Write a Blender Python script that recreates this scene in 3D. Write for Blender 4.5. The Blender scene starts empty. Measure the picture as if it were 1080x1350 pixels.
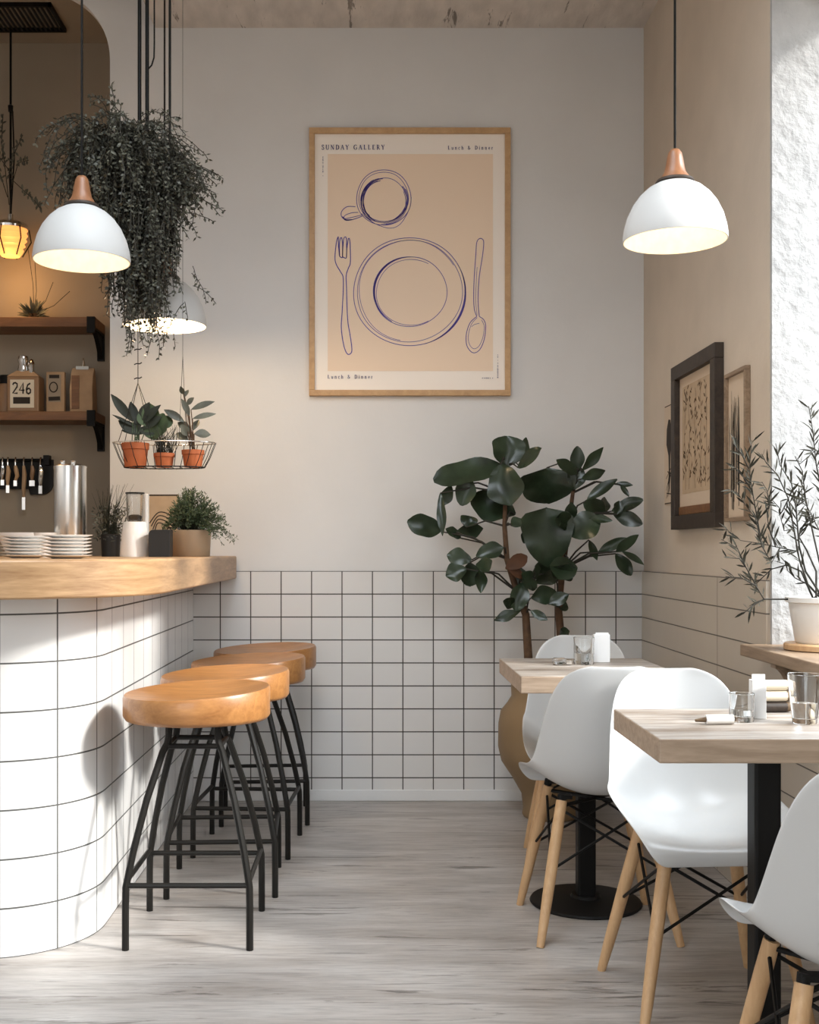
import bpy, bmesh, math, random
from math import sin, cos, pi, radians
from mathutils import Vector, Matrix

V = Vector
RND = random.Random(11)
SC = bpy.context.scene
COL = SC.collection
F, CX, CY, EYE = 1500.0, 490.0, 726.0, 1.15


def at(px, py, y):
    """World point that lies at depth y under pixel (px, py) of the 1080x1350 photo."""
    return V(((px - CX) * y / F, y, EYE - (py - CY) * y / F))


def U(a, b):
    return RND.uniform(a, b)


# ------------------------------------------------------------------ mesh builder
class MB:
    def __init__(s):
        s.v, s.f, s.uv = [], [], None

    def add(s, vs, fs):
        o = len(s.v)
        s.v += [tuple(p) for p in vs]
        s.f += [tuple(i + o for i in f) for f in fs]

    def box(s, c, d, rot=None):
        c = V(c)
        vs = []
        for x in (-.5, .5):
            for y in (-.5, .5):
                for z in (-.5, .5):
                    p = V((x * d[0], y * d[1], z * d[2]))
                    if rot is not None:
                        p = rot @ p
                    vs.append(c + p)
        s.add(vs, [(0, 1, 3, 2), (4, 6, 7, 5), (0, 4, 5, 1), (2, 3, 7, 6), (0, 2, 6, 4), (1, 5, 7, 3)])
        return s

    def mm(s, a, b):
        a, b = V(a), V(b)
        return s.box((a + b) / 2, b - a)

    def tube(s, pts, r, n=8, closed=False, cap=True, square=False):
        pts = [V(p) for p in pts]
        m = len(pts)
        rs = r if isinstance(r, (list, tuple)) else [r] * m
        tans = []
        for i in range(m):
            if closed:
                t = pts[(i + 1) % m] - pts[i - 1]
            else:
                t = pts[min(i + 1, m - 1)] - pts[max(i - 1, 0)]
            tans.append(t.normalized() if t.length > 1e-9 else V((0, 0, 1)))
        t0 = tans[0]
        ref = V((0, 1, 0)) if abs(t0.y) < .9 else V((1, 0, 0))
        u = t0.cross(ref).normalized()
        vs = []
        for i in range(m):
            if i:
                q = tans[i - 1].rotation_difference(tans[i])
                u = q @ u
            u = (u - tans[i] * u.dot(tans[i])).normalized()
            w = tans[i].cross(u)
            for k in range(n):
                a = 2 * pi * (k + (.5 if square else 0)) / n
                vs.append(pts[i] + (u * cos(a) + w * sin(a)) * rs[i])
        fs = []
        rng = m if closed else m - 1
        for i in range(rng):
            for k in range(n):
                a, b = i * n + k, i * n + (k + 1) % n
                j = ((i + 1) % m) * n
                fs.append((a, b, j + (k + 1) % n, j + k))
        if cap and not closed:
            fs.append(tuple(range(n))[::-1])
            fs.append(tuple((m - 1) * n + k for k in range(n)))
        s.add(vs, fs)
        return s

    def lathe(s, prof, n=32, c=(0, 0, 0), sx=1, sy=1):
        c = V(c)
        vs, fs, rings = [], [], []
        for r, z in prof:
            if r < 1e-6:
                rings.append([len(vs)])
                vs.append(c + V((0, 0, z)))
            else:
                rings.append(list(range(len(vs), len(vs) + n)))
                for k in range(n):
                    a = 2 * pi * k / n
                    vs.append(c + V((r * cos(a) * sx, r * sin(a) * sy, z)))
        for A, B in zip(rings, rings[1:]):
            for k in range(n):
                k2 = (k + 1) % n
                if len(A) == 1 and len(B) == 1:
                    continue
                if len(A) == 1:
                    fs.append((A[0], B[k2], B[k]))
                elif len(B) == 1:
                    fs.append((A[k], A[k2], B[0]))
                else:
                    fs.append((A[k], A[k2], B[k2], B[k]))
        s.add(vs, fs)
        return s

    def grid(s, rows, close_u=False):
        m, n = len(rows), len(rows[0])
        fs = []
        for i in range(m - 1):
            for j in range(n if close_u else n - 1):
                j2 = (j + 1) % n
                fs.append((i * n + j, i * n + j2, (i + 1) * n + j2, (i + 1) * n + j))
        s.add([p for r in rows for p in r], fs)
        return s

    def prism(s, poly, z0, z1):
        n = len(poly)
        s.add([(x, y, z0) for x, y in poly] + [(x, y, z1) for x, y in poly],
              [tuple(range(n))[::-1], tuple(range(n, 2 * n))] + [(i, (i + 1) % n, n + (i + 1) % n, n + i) for i in range(n)])
        return s

    def ribbon(s, pts, w, frame):
        """flat stroke: pts are 2-D, frame(x, y) gives the 3-D point."""
        m = len(pts)
        ws = w if isinstance(w, (list, tuple)) else [w] * m
        L, R = [], []
        for i in range(m):
            a, b = pts[max(i - 1, 0)], pts[min(i + 1, m - 1)]
            tx, ty = b[0] - a[0], b[1] - a[1]
            l = math.hypot(tx, ty) or 1
            nx, ny = -ty / l, tx / l
            x, y = pts[i]
            L.append(frame(x + nx * ws[i] / 2, y + ny * ws[i] / 2))
            R.append(frame(x - nx * ws[i] / 2, y - ny * ws[i] / 2))
        s.add(L + R, [(i, m + i, m + i + 1, i + 1) for i in range(m - 1)])
        return s

    def leaf(s, base, tip, width, nrm, curl=.12, fold=.25, shape='lance', n=6, wave=0.0):
        base, tip = V(base), V(tip)
        d = tip - base
        L = d.length
        d.normalize()
        side = d.cross(V(nrm))
        if side.length < 1e-4:
            side = d.cross(V((.3, .5, .8)))
        side.normalize()
        up = side.cross(d)
        rows = []
        ph = U(0, 6)
        for i in range(n + 1):
            t = i / n
            if shape == 'ob':
                w = max(.04, sin(pi * min(1, t ** 1.15 * .98 + .01)) ** .62)
            elif shape == 'heart':
                w = max(.03, sin(pi * min(.995, t ** .62)) ** .6)
            else:
                w = max(.04, sin(pi * min(.99, t * .97 + .015)) ** .9)
            w *= width / 2
            if wave > .02:
                w *= 1 + .075 * sin(ph + t * 9)
            c = base + d * L * t - up * curl * L * (t * t)
            row = []
            for j in (-1, -.5, 0, .5, 1):
                row.append(c + side * w * j + up * (fold * w * abs(j) + wave * width * sin(ph + t * 9) * j * abs(j)))
            rows.append(row)
        s.grid(rows)
        return s

    def tiny(s, base, d, L, w, nrm):
        side = d.cross(nrm)
        if side.length < 1e-4:
            side = V((1, 0, 0))
        side.normalize()
        m = base + d * L * .5
        s.add([base, m + side * w / 2, base + d * L, m - side * w / 2], [(0, 1, 2, 3)])
        return s

    def build(s, name, mat, parent=None, origin=(0, 0, 0), smooth=True, angle=38, bevel=0, seg=2, sub=0, solid=0, uvf=None, fix=False):
        o3 = V(origin)
        me = bpy.data.meshes.new(name)
        me.from_pydata([tuple(V(p) - o3) for p in s.v], [], s.f)
        if fix:
            bm = bmesh.new()
            bm.from_mesh(me)
            bmesh.ops.recalc_face_normals(bm, faces=bm.faces)
            bm.to_mesh(me)
            bm.free()
        me.update()
        if uvf:
            uvl = me.uv_layers.new(name='UVMap')
            for poly in me.polygons:
                for li in poly.loop_indices:
                    uvl.data[li].uv = uvf(me.loops[li].vertex_index)
        if smooth:
            for p in me.polygons:
                p.use_smooth = True
            if angle < 180:
                me.set_sharp_from_angle(angle=radians(angle))
        me.materials.append(mat)
        ob = bpy.data.objects.new(name, me)
        COL.objects.link(ob)
        if parent is not None:
            ob.parent = parent
        else:
            ob.location = o3
        if solid:
            md = ob.modifiers.new('solid', 'SOLIDIFY')
            md.thickness = solid
            md.offset = 0
        if bevel:
            md = ob.modifiers.new('bevel', 'BEVEL')
            md.width = bevel
            md.segments = seg
            md.limit_method = 'ANGLE'
            md.angle_limit = radians(40)
        if sub:
            md = ob.modifiers.new('sub', 'SUBSURF')
            md.levels = md.render_levels = sub
        return ob


def tag(o, label=None, cat=None, group=None, kind=None):
    if label:
        o['label'] = label
    if cat:
        o['category'] = cat
    if group:
        o['group'] = group
    if kind:
        o['kind'] = kind
    return o


def thing(name, label, cat, loc, rz=0, group=None):
    o = bpy.data.objects.new(name, None)
    o.empty_display_size = .05
    COL.objects.link(o)
    o.location = loc
    o.rotation_euler = (0, 0, rz)
    return tag(o, label, cat, group)


def dup(root, loc, rz, label, group=None):
    r = root.copy()
    COL.objects.link(r)
    r.location = loc
    r.rotation_euler = (0, 0, rz)
    r['label'] = label
    if group:
        r['group'] = group
    for ch in list(root.children):
        c = ch.copy()
        COL.objects.link(c)
        c.parent = r
        for g in list(ch.children):
            d = g.copy()
            COL.objects.link(d)
            d.parent = c
    return r


def struct(o):
    o['kind'] = 'structure'
    return o


# ------------------------------------------------------------------ materials
def _nt(name):
    m = bpy.data.materials.new(name)
    m.use_nodes = True
    nt = m.node_tree
    b = nt.nodes['Principled BSDF']
    return m, nt, b


def N(nt, t, **kw):
    n = nt.nodes.new(t)
    for k, v in kw.items():
        if k in n.inputs:
            n.inputs[k].default_value = v
        else:
            setattr(n, k, v)
    return n


def rgb(c):
    return (c[0], c[1], c[2], 1)


def mat(name, col, rough=.5, metal=0, var=0, vscale=8, bump=0, bscale=60, spec=.5, trans=0, ior=1.45, emit=None, estr=0, coat=0, stretch=(1, 1, 1)):
    m, nt, b = _nt(name)
    b.inputs['Base Color'].default_value = rgb(col)
    b.inputs['Roughness'].default_value = rough
    b.inputs['Metallic'].default_value = metal
    b.inputs['Specular IOR Level'].default_value = spec
    b.inputs['IOR'].default_value = ior
    b.inputs['Transmission Weight'].default_value = trans
    b.inputs['Coat Weight'].default_value = coat
    if emit:
        b.inputs['Emission Color'].default_value = rgb(emit)
        b.inputs['Emission Strength'].default_value = estr
    tc = None
    if var or bump:
        tc = N(nt, 'ShaderNodeTexCoord')
        mp = N(nt, 'ShaderNodeMapping')
        mp.inputs['Scale'].default_value = stretch
        nt.links.new(tc.outputs['Object'], mp.inputs['Vector'])
    if var:
        nz = N(nt, 'ShaderNodeTexNoise', Scale=vscale, Detail=5.0)
        nt.links.new(mp.outputs[0], nz.inputs['Vector'])
        cr = N(nt, 'ShaderNodeValToRGB')
        cr.color_ramp.elements[0].position = .3
        cr.color_ramp.elements[1].position = .7
        cr.color_ramp.elements[0].color = rgb([max(0, c * (1 - var)) for c in col])
        cr.color_ramp.elements[1].color = rgb([min(1, c * (1 + var)) for c in col])
        nt.links.new(nz.outputs['Fac'], cr.inputs['Fac'])
        nt.links.new(cr.outputs['Color'], b.inputs['Base Color'])
    if bump:
        nb = N(nt, 'ShaderNodeTexNoise', Scale=bscale, Detail=6.0)
        nt.links.new(mp.outputs[0], nb.inputs['Vector'])
        bp = N(nt, 'ShaderNodeBump', Strength=bump, Distance=.01)
        nt.links.new(nb.outputs['Fac'], bp.inputs['Height'])
        nt.links.new(bp.outputs['Normal'], b.inputs['Normal'])
    return m


def wood(name, light, dark, stretch=(1.2, 14, 14), rough=.42, scale=3.0, contrast=.5, bump=.05, knots=True, coat=0):
    """long grained timber: noise stretched along one axis, broken up by a finer grain."""
    m, nt, b = _nt(name)
    tc = N(nt, 'ShaderNodeTexCoord')
    mp = N(nt, 'ShaderNodeMapping')
    mp.inputs['Scale'].default_value = stretch
    nt.links.new(tc.outputs['Object'], mp.inputs['Vector'])
    n1 = N(nt, 'ShaderNodeTexNoise', Scale=scale, Detail=8.0, Roughness=.62, Distortion=.9)
    n2 = N(nt, 'ShaderNodeTexNoise', Scale=scale * 6, Detail=4.0, Roughness=.6)
    for n in (n1, n2):
        nt.links.new(mp.outputs[0], n.inputs['Vector'])
    mx = N(nt, 'ShaderNodeMath', operation='MULTIPLY_ADD')
    mx.inputs[1].default_value = .35
    nt.links.new(n2.outputs['Fac'], mx.inputs[0])
    nt.links.new(n1.outputs['Fac'], mx.inputs[2])
    cr = N(nt, 'ShaderNodeValToRGB')
    e = cr.color_ramp.elements
    e[0].position, e[1].position = .68 - contrast * .42, .68 + contrast * .42
    e[0].color, e[1].color = rgb(dark), rgb(light)
    nt.links.new(mx.outputs[0], cr.inputs['Fac'])
    nt.links.new(cr.outputs['Color'], b.inputs['Base Color'])
    b.inputs['Roughness'].default_value = rough
    b.inputs['Coat Weight'].default_value = coat
    bp = N(nt, 'ShaderNodeBump', Strength=bump, Distance=.004)
    nt.links.new(mx.outputs[0], bp.inputs['Height'])
    nt.links.new(bp.outputs['Normal'], b.inputs['Normal'])
    return m


def tiles(name, col, grout, w, h, off, mortar, axes='xz', rough=.2, use_uv=False, var=.02):
    m, nt, b = _nt(name)
    tc = N(nt, 'ShaderNodeTexCoord')
    cmb = N(nt, 'ShaderNodeCombineXYZ')
    sep = N(nt, 'ShaderNodeSeparateXYZ')
    nt.links.new(tc.outputs['UV' if use_uv else 'Object'], sep.inputs[0])
    for k, (a, o) in enumerate(zip(axes, off)):
        ad = N(nt, 'ShaderNodeMath', operation='ADD')
        ad.inputs[1].default_value = o
        nt.links.new(sep.outputs['XYZ'.index(a.upper())], ad.inputs[0])
        nt.links.new(ad.outputs[0], cmb.inputs[k])
    br = N(nt, 'ShaderNodeTexBrick', offset=0.0, squash=1.0)
    br.inputs['Scale'].default_value = 1
    br.inputs['Brick Width'].default_value = w
    br.inputs['Row Height'].default_value = h
    br.inputs['Mortar Size'].default_value = mortar
    br.inputs['Mortar Smooth'].default_value = .15
    br.inputs['Bias'].default_value = 0
    br.inputs['Color1'].default_value = rgb(col)
    br.inputs['Color2'].default_value = rgb([c * (1 - var) for c in col])
    br.inputs['Mortar'].default_value = rgb(grout)
    nt.links.new(cmb.outputs[0], br.inputs['Vector'])
    nt.links.new(br.outputs['Color'], b.inputs['Base Color'])
    mr = N(nt, 'ShaderNodeMapRange')
    mr.inputs['To Min'].default_value = rough
    mr.inputs['To Max'].default_value = .8
    nt.links.new(br.outputs['Fac'], mr.inputs['Value'])
    nt.links.new(mr.outputs[0], b.inputs['Roughness'])
    nz = N(nt, 'ShaderNodeTexNoise', Scale=7.0, Detail=2.0)
    nt.links.new(tc.outputs['Object'], nz.inputs['Vector'])
    b1 = N(nt, 'ShaderNodeBump', Strength=.06, Distance=.02)
    nt.links.new(nz.outputs['Fac'], b1.inputs['Height'])
    b2 = N(nt, 'ShaderNodeBump', Strength=.6, Distance=.002, invert=True)
    nt.links.new(br.outputs['Fac'], b2.inputs['Height'])
    nt.links.new(b1.outputs[0], b2.inputs['Normal'])
    nt.links.new(b2.outputs[0], b.inputs['Normal'])
    return m


def floor_material():
    m, nt, b = _nt('washed_stone_floor')
    tc = N(nt, 'ShaderNodeTexCoord')

    def noise(stretch, scale, detail=6.0, rough=.6, dist=0.0):
        mp = N(nt, 'ShaderNodeMapping')
        mp.inputs['Scale'].default_value = stretch
        nt.links.new(tc.outputs['Object'], mp.inputs['Vector'])
        n = N(nt, 'ShaderNodeTexNoise', Scale=scale, Detail=detail, Roughness=rough, Distortion=dist)
        nt.links.new(mp.outputs[0], n.inputs['Vector'])
        return n.outputs['Fac']

    def ramp(src, stops):
        cr = N(nt, 'ShaderNodeValToRGB')
        e = cr.color_ramp.elements
        while len(e) < len(stops):
            e.new(.5)
        for el, (p, c) in zip(e, stops):
            el.position = p
            el.color = rgb(c)
        nt.links.new(src, cr.inputs['Fac'])
        return cr.outputs['Color']

    base = ramp(noise((.9, 5, 1), 1.6, 7.0, .62, .6), [(.3, (.30, .265, .235)), (.5, (.41, .375, .345)), (.72, (.53, .50, .47))])
    fine = ramp(noise((2.0, 26, 1), 3.0, 6.0, .7, .3), [(.32, (.62, .62, .62)), (.55, (1, 1, 1))])
    crack = ramp(noise((1.1, 11, 1), 1.1, 9.0, .7, 1.3), [(.375, (.28, .26, .24)), (.43, (1, 1, 1))])
    mx = N(nt, 'ShaderNodeMix', data_type='RGBA', blend_type='MULTIPLY')
    mx.inputs['Factor'].default_value = .8
    nt.links.new(base, mx.inputs['A'])
    nt.links.new(fine, mx.inputs['B'])
    m2 = N(nt, 'ShaderNodeMix', data_type='RGBA', blend_type='MULTIPLY')
    m2.inputs['Factor'].default_value = .8
    nt.links.new(mx.outputs['Result'], m2.inputs['A'])
    nt.links.new(crack, m2.inputs['B'])
    nt.links.new(m2.outputs['Result'], b.inputs['Base Color'])
    b.inputs['Roughness'].default_value = .38
    bp = N(nt, 'ShaderNodeBump', Strength=.12, Distance=.004)
    nt.links.new(fine, bp.inputs['Height'])
    nt.links.new(bp.outputs[0], b.inputs['Normal'])
    return m


M = {}
M['plaster'] = mat('painted_plaster', (.71, .70, .685), .75, var=.03, vscale=3, bump=.06, bscale=45)
M['plaster_warm'] = mat('warm_shade_plaster', (.60, .515, .42), .8, var=.05, vscale=4, bump=.1, bscale=40)  # brown of shade and warm bounce is put into this wall colour
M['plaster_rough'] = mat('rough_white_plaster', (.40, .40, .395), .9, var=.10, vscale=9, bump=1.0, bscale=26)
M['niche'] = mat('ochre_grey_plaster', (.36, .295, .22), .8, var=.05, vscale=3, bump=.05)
M['floor'] = floor_material()
M['tile_back'] = tiles('square_tiles', (.70, .685, .665), (.05, .042, .035), .14, .1056, (.276 + 1.4, 0), .0026, 'xz')
M['tile_right'] = tiles('long_tiles', (.56, .485, .395), (.12, .10, .08), 1.15, .1056, (-4.09 + 11.5, 0), .0024, 'yz')  # same warm shade of the right wall mixed into the tile colour
M['tile_bar'] = tiles('bar_tiles', (.78, .775, .76), (.09, .09, .085), .165, .1385, (0, 0), .0026, 'xy', rough=.12, use_uv=True)
M['oak_top'] = wood('oak_counter_wood', (.55, .35, .185), (.25, .13, .055), (1.5, 1.5, 15), .4, 2.2, .62)
M['seat'] = wood('honey_wood', (.46, .215, .07), (.26, .105, .03), (2, 14, 10), .36, 2.4, .6, coat=.15)
M['leg_wood'] = wood('beech_dowel', (.62, .40, .215), (.47, .275, .13), (16, 16, 1.5), .45, 3.0, .6)
M['cap_wood'] = wood('walnut_cap', (.33, .145, .068), (.20, .085, .036), (14, 14, 1.6), .4, 4, .6)
M['shelf_wood'] = wood('brown_shelf_wood', (.26, .12, .045), (.13, .055, .02), (1.5, 14, 14), .5, 2.4, .6)
M['table_wood'] = wood('washed_table_wood', (.50, .46, .415), (.19, .14, .10), (1.2, 12, 8), .45, 2.2, .46, bump=.12)
M['table_edge'] = wood('table_edge_wood', (.46, .345, .25), (.28, .20, .135), (1.4, 12, 14), .5, 2.2, .5)
M['sill_wood'] = wood('dark_sill_wood', (.34, .24, .16), (.17, .11, .065), (12, 1.3, 12), .5, 2.2, .5)
M['frame_oak'] = wood('oak_frame_wood', (.60, .38, .19), (.45, .265, .12), (6, 6, 6), .45, 3, .6)
M['frame_dark'] = wood('dark_frame_wood', (.05, .033, .022), (.02, .013, .009), (8, 8, 8), .55, 3, .6)
M['shell'] = mat('white_moulded_plastic', (.57, .57, .56), .25, spec=.5)
M['black'] = mat('black_steel', (.007, .0065, .006), .5, spec=.2)
M['steel_grey'] = mat('dark_stool_steel', (.010, .009, .0075), .45, spec=.28)
M['chrome'] = mat('brushed_steel', (.72, .72, .71), .22, metal=1, bump=.03, bscale=90, stretch=(1, 1, .05))
M['chrome2'] = mat('polished_steel', (.78, .77, .75), .1, metal=1)
M['shade'] = mat('white_enamel', (.56, .56, .55), .55, bump=.02)
M['lining'] = mat('cream_speckled_lining', (.72, .68, .60), .6, var=.07, vscale=40)
M['bulb'] = mat('warm_bulb', (1, .85, .6), .4, emit=(1, .74, .42), estr=7)
M['amber'] = mat('amber_lit_glass', (.95, .55, .2), .3, emit=(1, .40, .10), estr=.75)
M['terracotta'] = mat('terracotta', (.37, .095, .028), .7, var=.15, vscale=14)
M['white_pot'] = mat('white_glaze', (.74, .72, .68), .4)
M['tan_pot'] = mat('tan_ceramic', (.40, .28, .175), .6, var=.06)
M['urn'] = mat('brown_clay', (.25, .165, .085), .6, var=.07, vscale=6)
M['black_pot'] = mat('black_glaze', (.012, .011, .01), .5)
M['soil'] = mat('soil', (.035, .025, .017), .95, bump=.6)
M['leaf_big'] = mat('glossy_dark_leaf', (.022, .036, .018), .27, var=.5, vscale=9)
M['leaf_dry'] = mat('brown_leaf', (.085, .034, .014), .6, var=.3)
M['leaf_trail'] = mat('small_trailing_leaf', (.085, .085, .062), .5, var=.6, vscale=14)
M['leaf_herb'] = mat('herb_leaf', (.052, .078, .034), .6, var=.4, vscale=20)
M['leaf_olive'] = mat('grey_olive_leaf', (.034, .032, .022), .7, var=.4, vscale=16, spec=.25)
M['leaf_dark'] = mat('dark_grass', (.02, .024, .014), .6, var=.3)
M['bark'] = mat('brown_bark', (.085, .045, .022), .85, var=.4, vscale=25, bump=.5, bscale=50)
M['twig'] = mat('dark_twig', (.03, .027, .02), .8)
M['white'] = mat('white_card', (.85, .845, .83), .6)
M['paper'] = mat('cream_paper', (.95, .87, .78), .7)
M['panel'] = mat('peach_ink', (.90, .71, .535), .7)
M['ink'] = mat('indigo_ink', (.075, .055, .32), .7)
M['ink_text'] = mat('dark_indigo_ink', (.05, .045, .16), .7)
M['ink_black'] = mat('black_ink', (.03, .022, .016), .8)
M['ink_brown'] = mat('brown_ink', (.14, .09, .05), .8)
M['print_tan'] = mat('aged_paper', (.50, .37, .245), .8, var=.1, vscale=12)
M['print_mat'] = mat('pale_mount', (.60, .48, .36), .8)
M['porcelain'] = mat('porcelain', (.82, .80, .77), .15)
M['glass'] = mat('clear_glass', (.97, .98, .98), .02, trans=1, ior=1.45)
M['bag'] = mat('kraft_paper', (.47, .31, .18), .75, var=.12, vscale=14, bump=.2)
M['bottle'] = mat('brown_stoneware', (.30, .175, .09), .4)
M['label'] = mat('label_paper', (.74, .66, .52), .7)
M['concrete'] = mat('raw_ceiling', (.66, .60, .54), .9, var=.12, vscale=5, bump=.25, bscale=18, stretch=(3, 1, 1))
def _ceiling_cracks(m):
    nt = m.node_tree
    b = nt.nodes['Principled BSDF']
    src = b.inputs['Base Color'].links[0].from_socket
    tc = N(nt, 'ShaderNodeTexCoord')
    mp = N(nt, 'ShaderNodeMapping')
    mp.inputs['Scale'].default_value = (7, .9, 1)
    n = N(nt, 'ShaderNodeTexNoise', Scale=2.2, Detail=8.0, Roughness=.7, Distortion=.6)
    nt.links.new(tc.outputs['Object'], mp.inputs['Vector'])
    nt.links.new(mp.outputs[0], n.inputs['Vector'])
    cr = N(nt, 'ShaderNodeValToRGB')
    cr.color_ramp.elements[0].position = .37
    cr.color_ramp.elements[1].position = .40
    cr.color_ramp.elements[0].color = (.3, .28, .26, 1)
    nt.links.new(n.outputs['Fac'], cr.inputs['Fac'])
    mx = N(nt, 'ShaderNodeMix', data_type='RGBA', blend_type='MULTIPLY')
    mx.inputs['Factor'].default_value = .9
    nt.links.new(src, mx.inputs['A'])
    nt.links.new(cr.outputs['Color'], mx.inputs['B'])
    nt.links.new(mx.outputs['Result'], b.inputs['Base Color'])
_ceiling_cracks(M['concrete'])
M['beans'] = mat('coffee_beans', (.04, .02, .01), .5)
M['window_paint'] = mat('white_window_paint', (.75, .74, .72), .5)

# ------------------------------------------------------------------ the setting
YB = 5.245
XR = 1.255
struct(MB().mm((-3.1, -1.6, -.1), (1.7, 6.25, 0)).build('floor', M['floor'], smooth=False))

# back wall with the tall arched opening behind the bar
poly = [(XR + .4, -.0), (XR + .4, 4.3), (-3.1, 4.3), (-3.1, 3.75)]
for k in range(17):
    a = pi / 2 * (1 - k / 16)
    poly.append((-1.546 + .34 * cos(a), 3.41 + .34 * sin(a)))
poly.append((-1.206, 0))
mb = MB()
n = len(poly)
mb.add([(x, YB, z) for x, z in poly] + [(x, YB + .06, z) for x, z in poly],
       [tuple(range(n)), tuple(range(n, 2 * n))[::-1]] + [(i, n + i, n + (i + 1) % n, (i + 1) % n) for i in range(n)])
struct(mb.build('wall_back', M['plaster'], smooth=False, fix=True))
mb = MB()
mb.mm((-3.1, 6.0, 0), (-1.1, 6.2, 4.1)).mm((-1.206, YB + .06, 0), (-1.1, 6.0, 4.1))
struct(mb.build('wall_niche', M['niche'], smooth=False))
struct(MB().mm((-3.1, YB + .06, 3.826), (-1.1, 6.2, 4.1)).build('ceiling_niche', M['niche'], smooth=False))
mb = MB()
SKX0, SKX1, SKY0, SKY1 = -.96, .45, .3, 3.0     # unseen roof opening, added so the back wall brightens downwards
mb.mm((-1.0, -1.6, 3.56), (XR + .4, SKY0, 3.66)).mm((-1.0, SKY1, 3.56), (XR + .4, YB, 3.66))
mb.mm((-1.0, SKY0, 3.56), (SKX0, SKY1, 3.66)).mm((SKX1, SKY0, 3.56), (XR + .4, SKY1, 3.66))
mb.mm((-1.0, -1.6, 3.66), (-.98, YB, 4.3)).mm((-3.1, -1.6, 4.2), (-1.0, YB, 4.3))
struct(mb.build('ceiling', M['concrete'], smooth=False))
# right wall with a deep window opening
W0, W1, WZ0, WZ1 = 2.05, 3.586, .82, 2.95
mb = MB()
mb.mm((XR, W1, 0), (XR + .4, YB, 3.56)).mm((XR, -1.6, 0), (XR + .4, W0, 3.56))
mb.mm((XR, W0, 0), (XR + .4, W1, WZ0)).mm((XR, W0, WZ1), (XR + .4, W1, 3.56))
struct(mb.build('wall_right', M['plaster_warm'], smooth=False))
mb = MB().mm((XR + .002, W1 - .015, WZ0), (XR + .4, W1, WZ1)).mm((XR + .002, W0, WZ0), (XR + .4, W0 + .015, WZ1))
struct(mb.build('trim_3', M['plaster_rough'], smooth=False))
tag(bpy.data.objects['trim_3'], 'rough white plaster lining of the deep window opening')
struct(MB().mm((-3.25, -1.6, 0), (-3.1, 6.2, 4.3)).build('wall_left', M['plaster'], smooth=False))
# street-side wall behind the viewer: big shop window opening
mb = MB()
mb.mm((-3.1, -1.75, 0), (-2.6, -1.6, 4.3)).mm((-.4, -1.75, 0), (1.7, -1.6, 4.3))
mb.mm((-2.6, -1.75, 2.4), (-.4, -1.6, 4.3)).mm((-2.6, -1.75, 0), (-.4, -1.6, .3))
struct(mb.build('wall_front', M['plaster'], smooth=False))
mb = MB()
for y in (W0 + .015, (W0 + W1) / 2 + .1, W1 - .015):
    mb.box((XR + .37, y, (WZ0 + WZ1) / 2), (.05, .045, WZ1 - WZ0))
mb.box((XR + .37, (W0 + W1) / 2, WZ0 + .055), (.05, W1 - W0, .045)).box((XR + .37, (W0 + W1) / 2, WZ1 - .02), (.05, W1 - W0, .045))
struct(mb.build('window_1', M['window_paint'], smooth=False))
# wainscots
struct(MB().mm((-.84, YB - .012, .0), (XR, YB + .001, 1.056)).build('trim_1', M['tile_back'], smooth=False))
struct(MB().mm((XR - .012, W1, 0), (XR + .001, YB - .012, 1.056)).mm((XR - .012, -.5, 0), (XR + .001, W1, .8)).build('trim_2', M['tile_right'], smooth=False))
struct(MB().mm((-.82, YB - .022, 0), (XR - .012, YB - .012, .052)).build('baseboard_back', M['plaster'], smooth=False, bevel=.004))

# window sill board
root = thing('window_sill_shelf', 'thick dark wooden sill board under the bright plastered window opening', 'shelf', (XR, 2.3, .82))
MB().mm((1.16, W0 + .02, .82), (1.60, W1 - .002, .856)).build('board', M['sill_wood'], root, (XR, 2.3, .82), smooth=False, bevel=.004)
mb = MB()
for y in (3.30,):
    pts = [(XR - .012, .82), (1.165, .82)] + [(1.165 + .078 * (k / 8) ** 1.0, .81 - .17 * (k / 8) ** 2.2) for k in range(9)]
    mm_ = len(pts)
    mb.add([(x, y - .02, z) for x, z in pts] + [(x, y + .02, z) for x, z in pts],
           [tuple(range(mm_)), tuple(range(mm_, 2 * mm_))[::-1]] + [(i, mm_ + i, mm_ + (i + 1) % mm_, (i + 1) % mm_) for i in range(mm_)])
mb.build('bracket', M['sill_wood'], root, (XR, 2.3, .82), smooth=False, fix=True)

# ------------------------------------------------------------------ bar counter
XC, YF, RC = -.82, 3.2, .30
path = [(-2.9, YF)]
for k in range(0, 21):
    a = -pi / 2 + pi / 2 * k / 20
    path.append((XC - RC + RC * cos(a), YF + RC + RC * sin(a)))
path.append((XC, YB - .013))
arc = [0]
for a, b in zip(path, path[1:]):
    arc.append(arc[-1] + math.hypot(b[0] - a[0], b[1] - a[1]))
mb = MB()
uvs = []
k0 = at(73, 1251, 3.29).x
# put one vertical joint where the photo shows it, near the middle of the rounded corner
mid = arc[11]
for z in (0, 1.022):
    for (x, y), s_ in zip(path, arc):
        mb.v.append((x, y, z))
        uvs.append((s_ - mid + 16.5, z))
np_ = len(path)
for i in range(np_ - 1):
    mb.f.append((i, i + 1, np_ + i + 1, np_ + i))
# back and top close the body so it is solid
mb.add([(-2.9, YB - .013, 0), (-2.9, YB - .013, 1.022)], [])
uvs += [(0, 0), (0, 1.022)]
e = len(mb.v)
mb.f.append((np_ - 1, e - 2, e - 1, 2 * np_ - 1))
mb.f.append((e - 2, 0, np_, e - 1))
mb.f.append(tuple(range(np_, 2 * np_)) + (e - 1,))
bar = mb.build('bar_counter', M['tile_bar'], None, (0, 0, 0), angle=50, uvf=lambda i: uvs[i], fix=True)
tag(bar, 'white tiled bar counter body with a rounded corner', 'counter')

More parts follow.
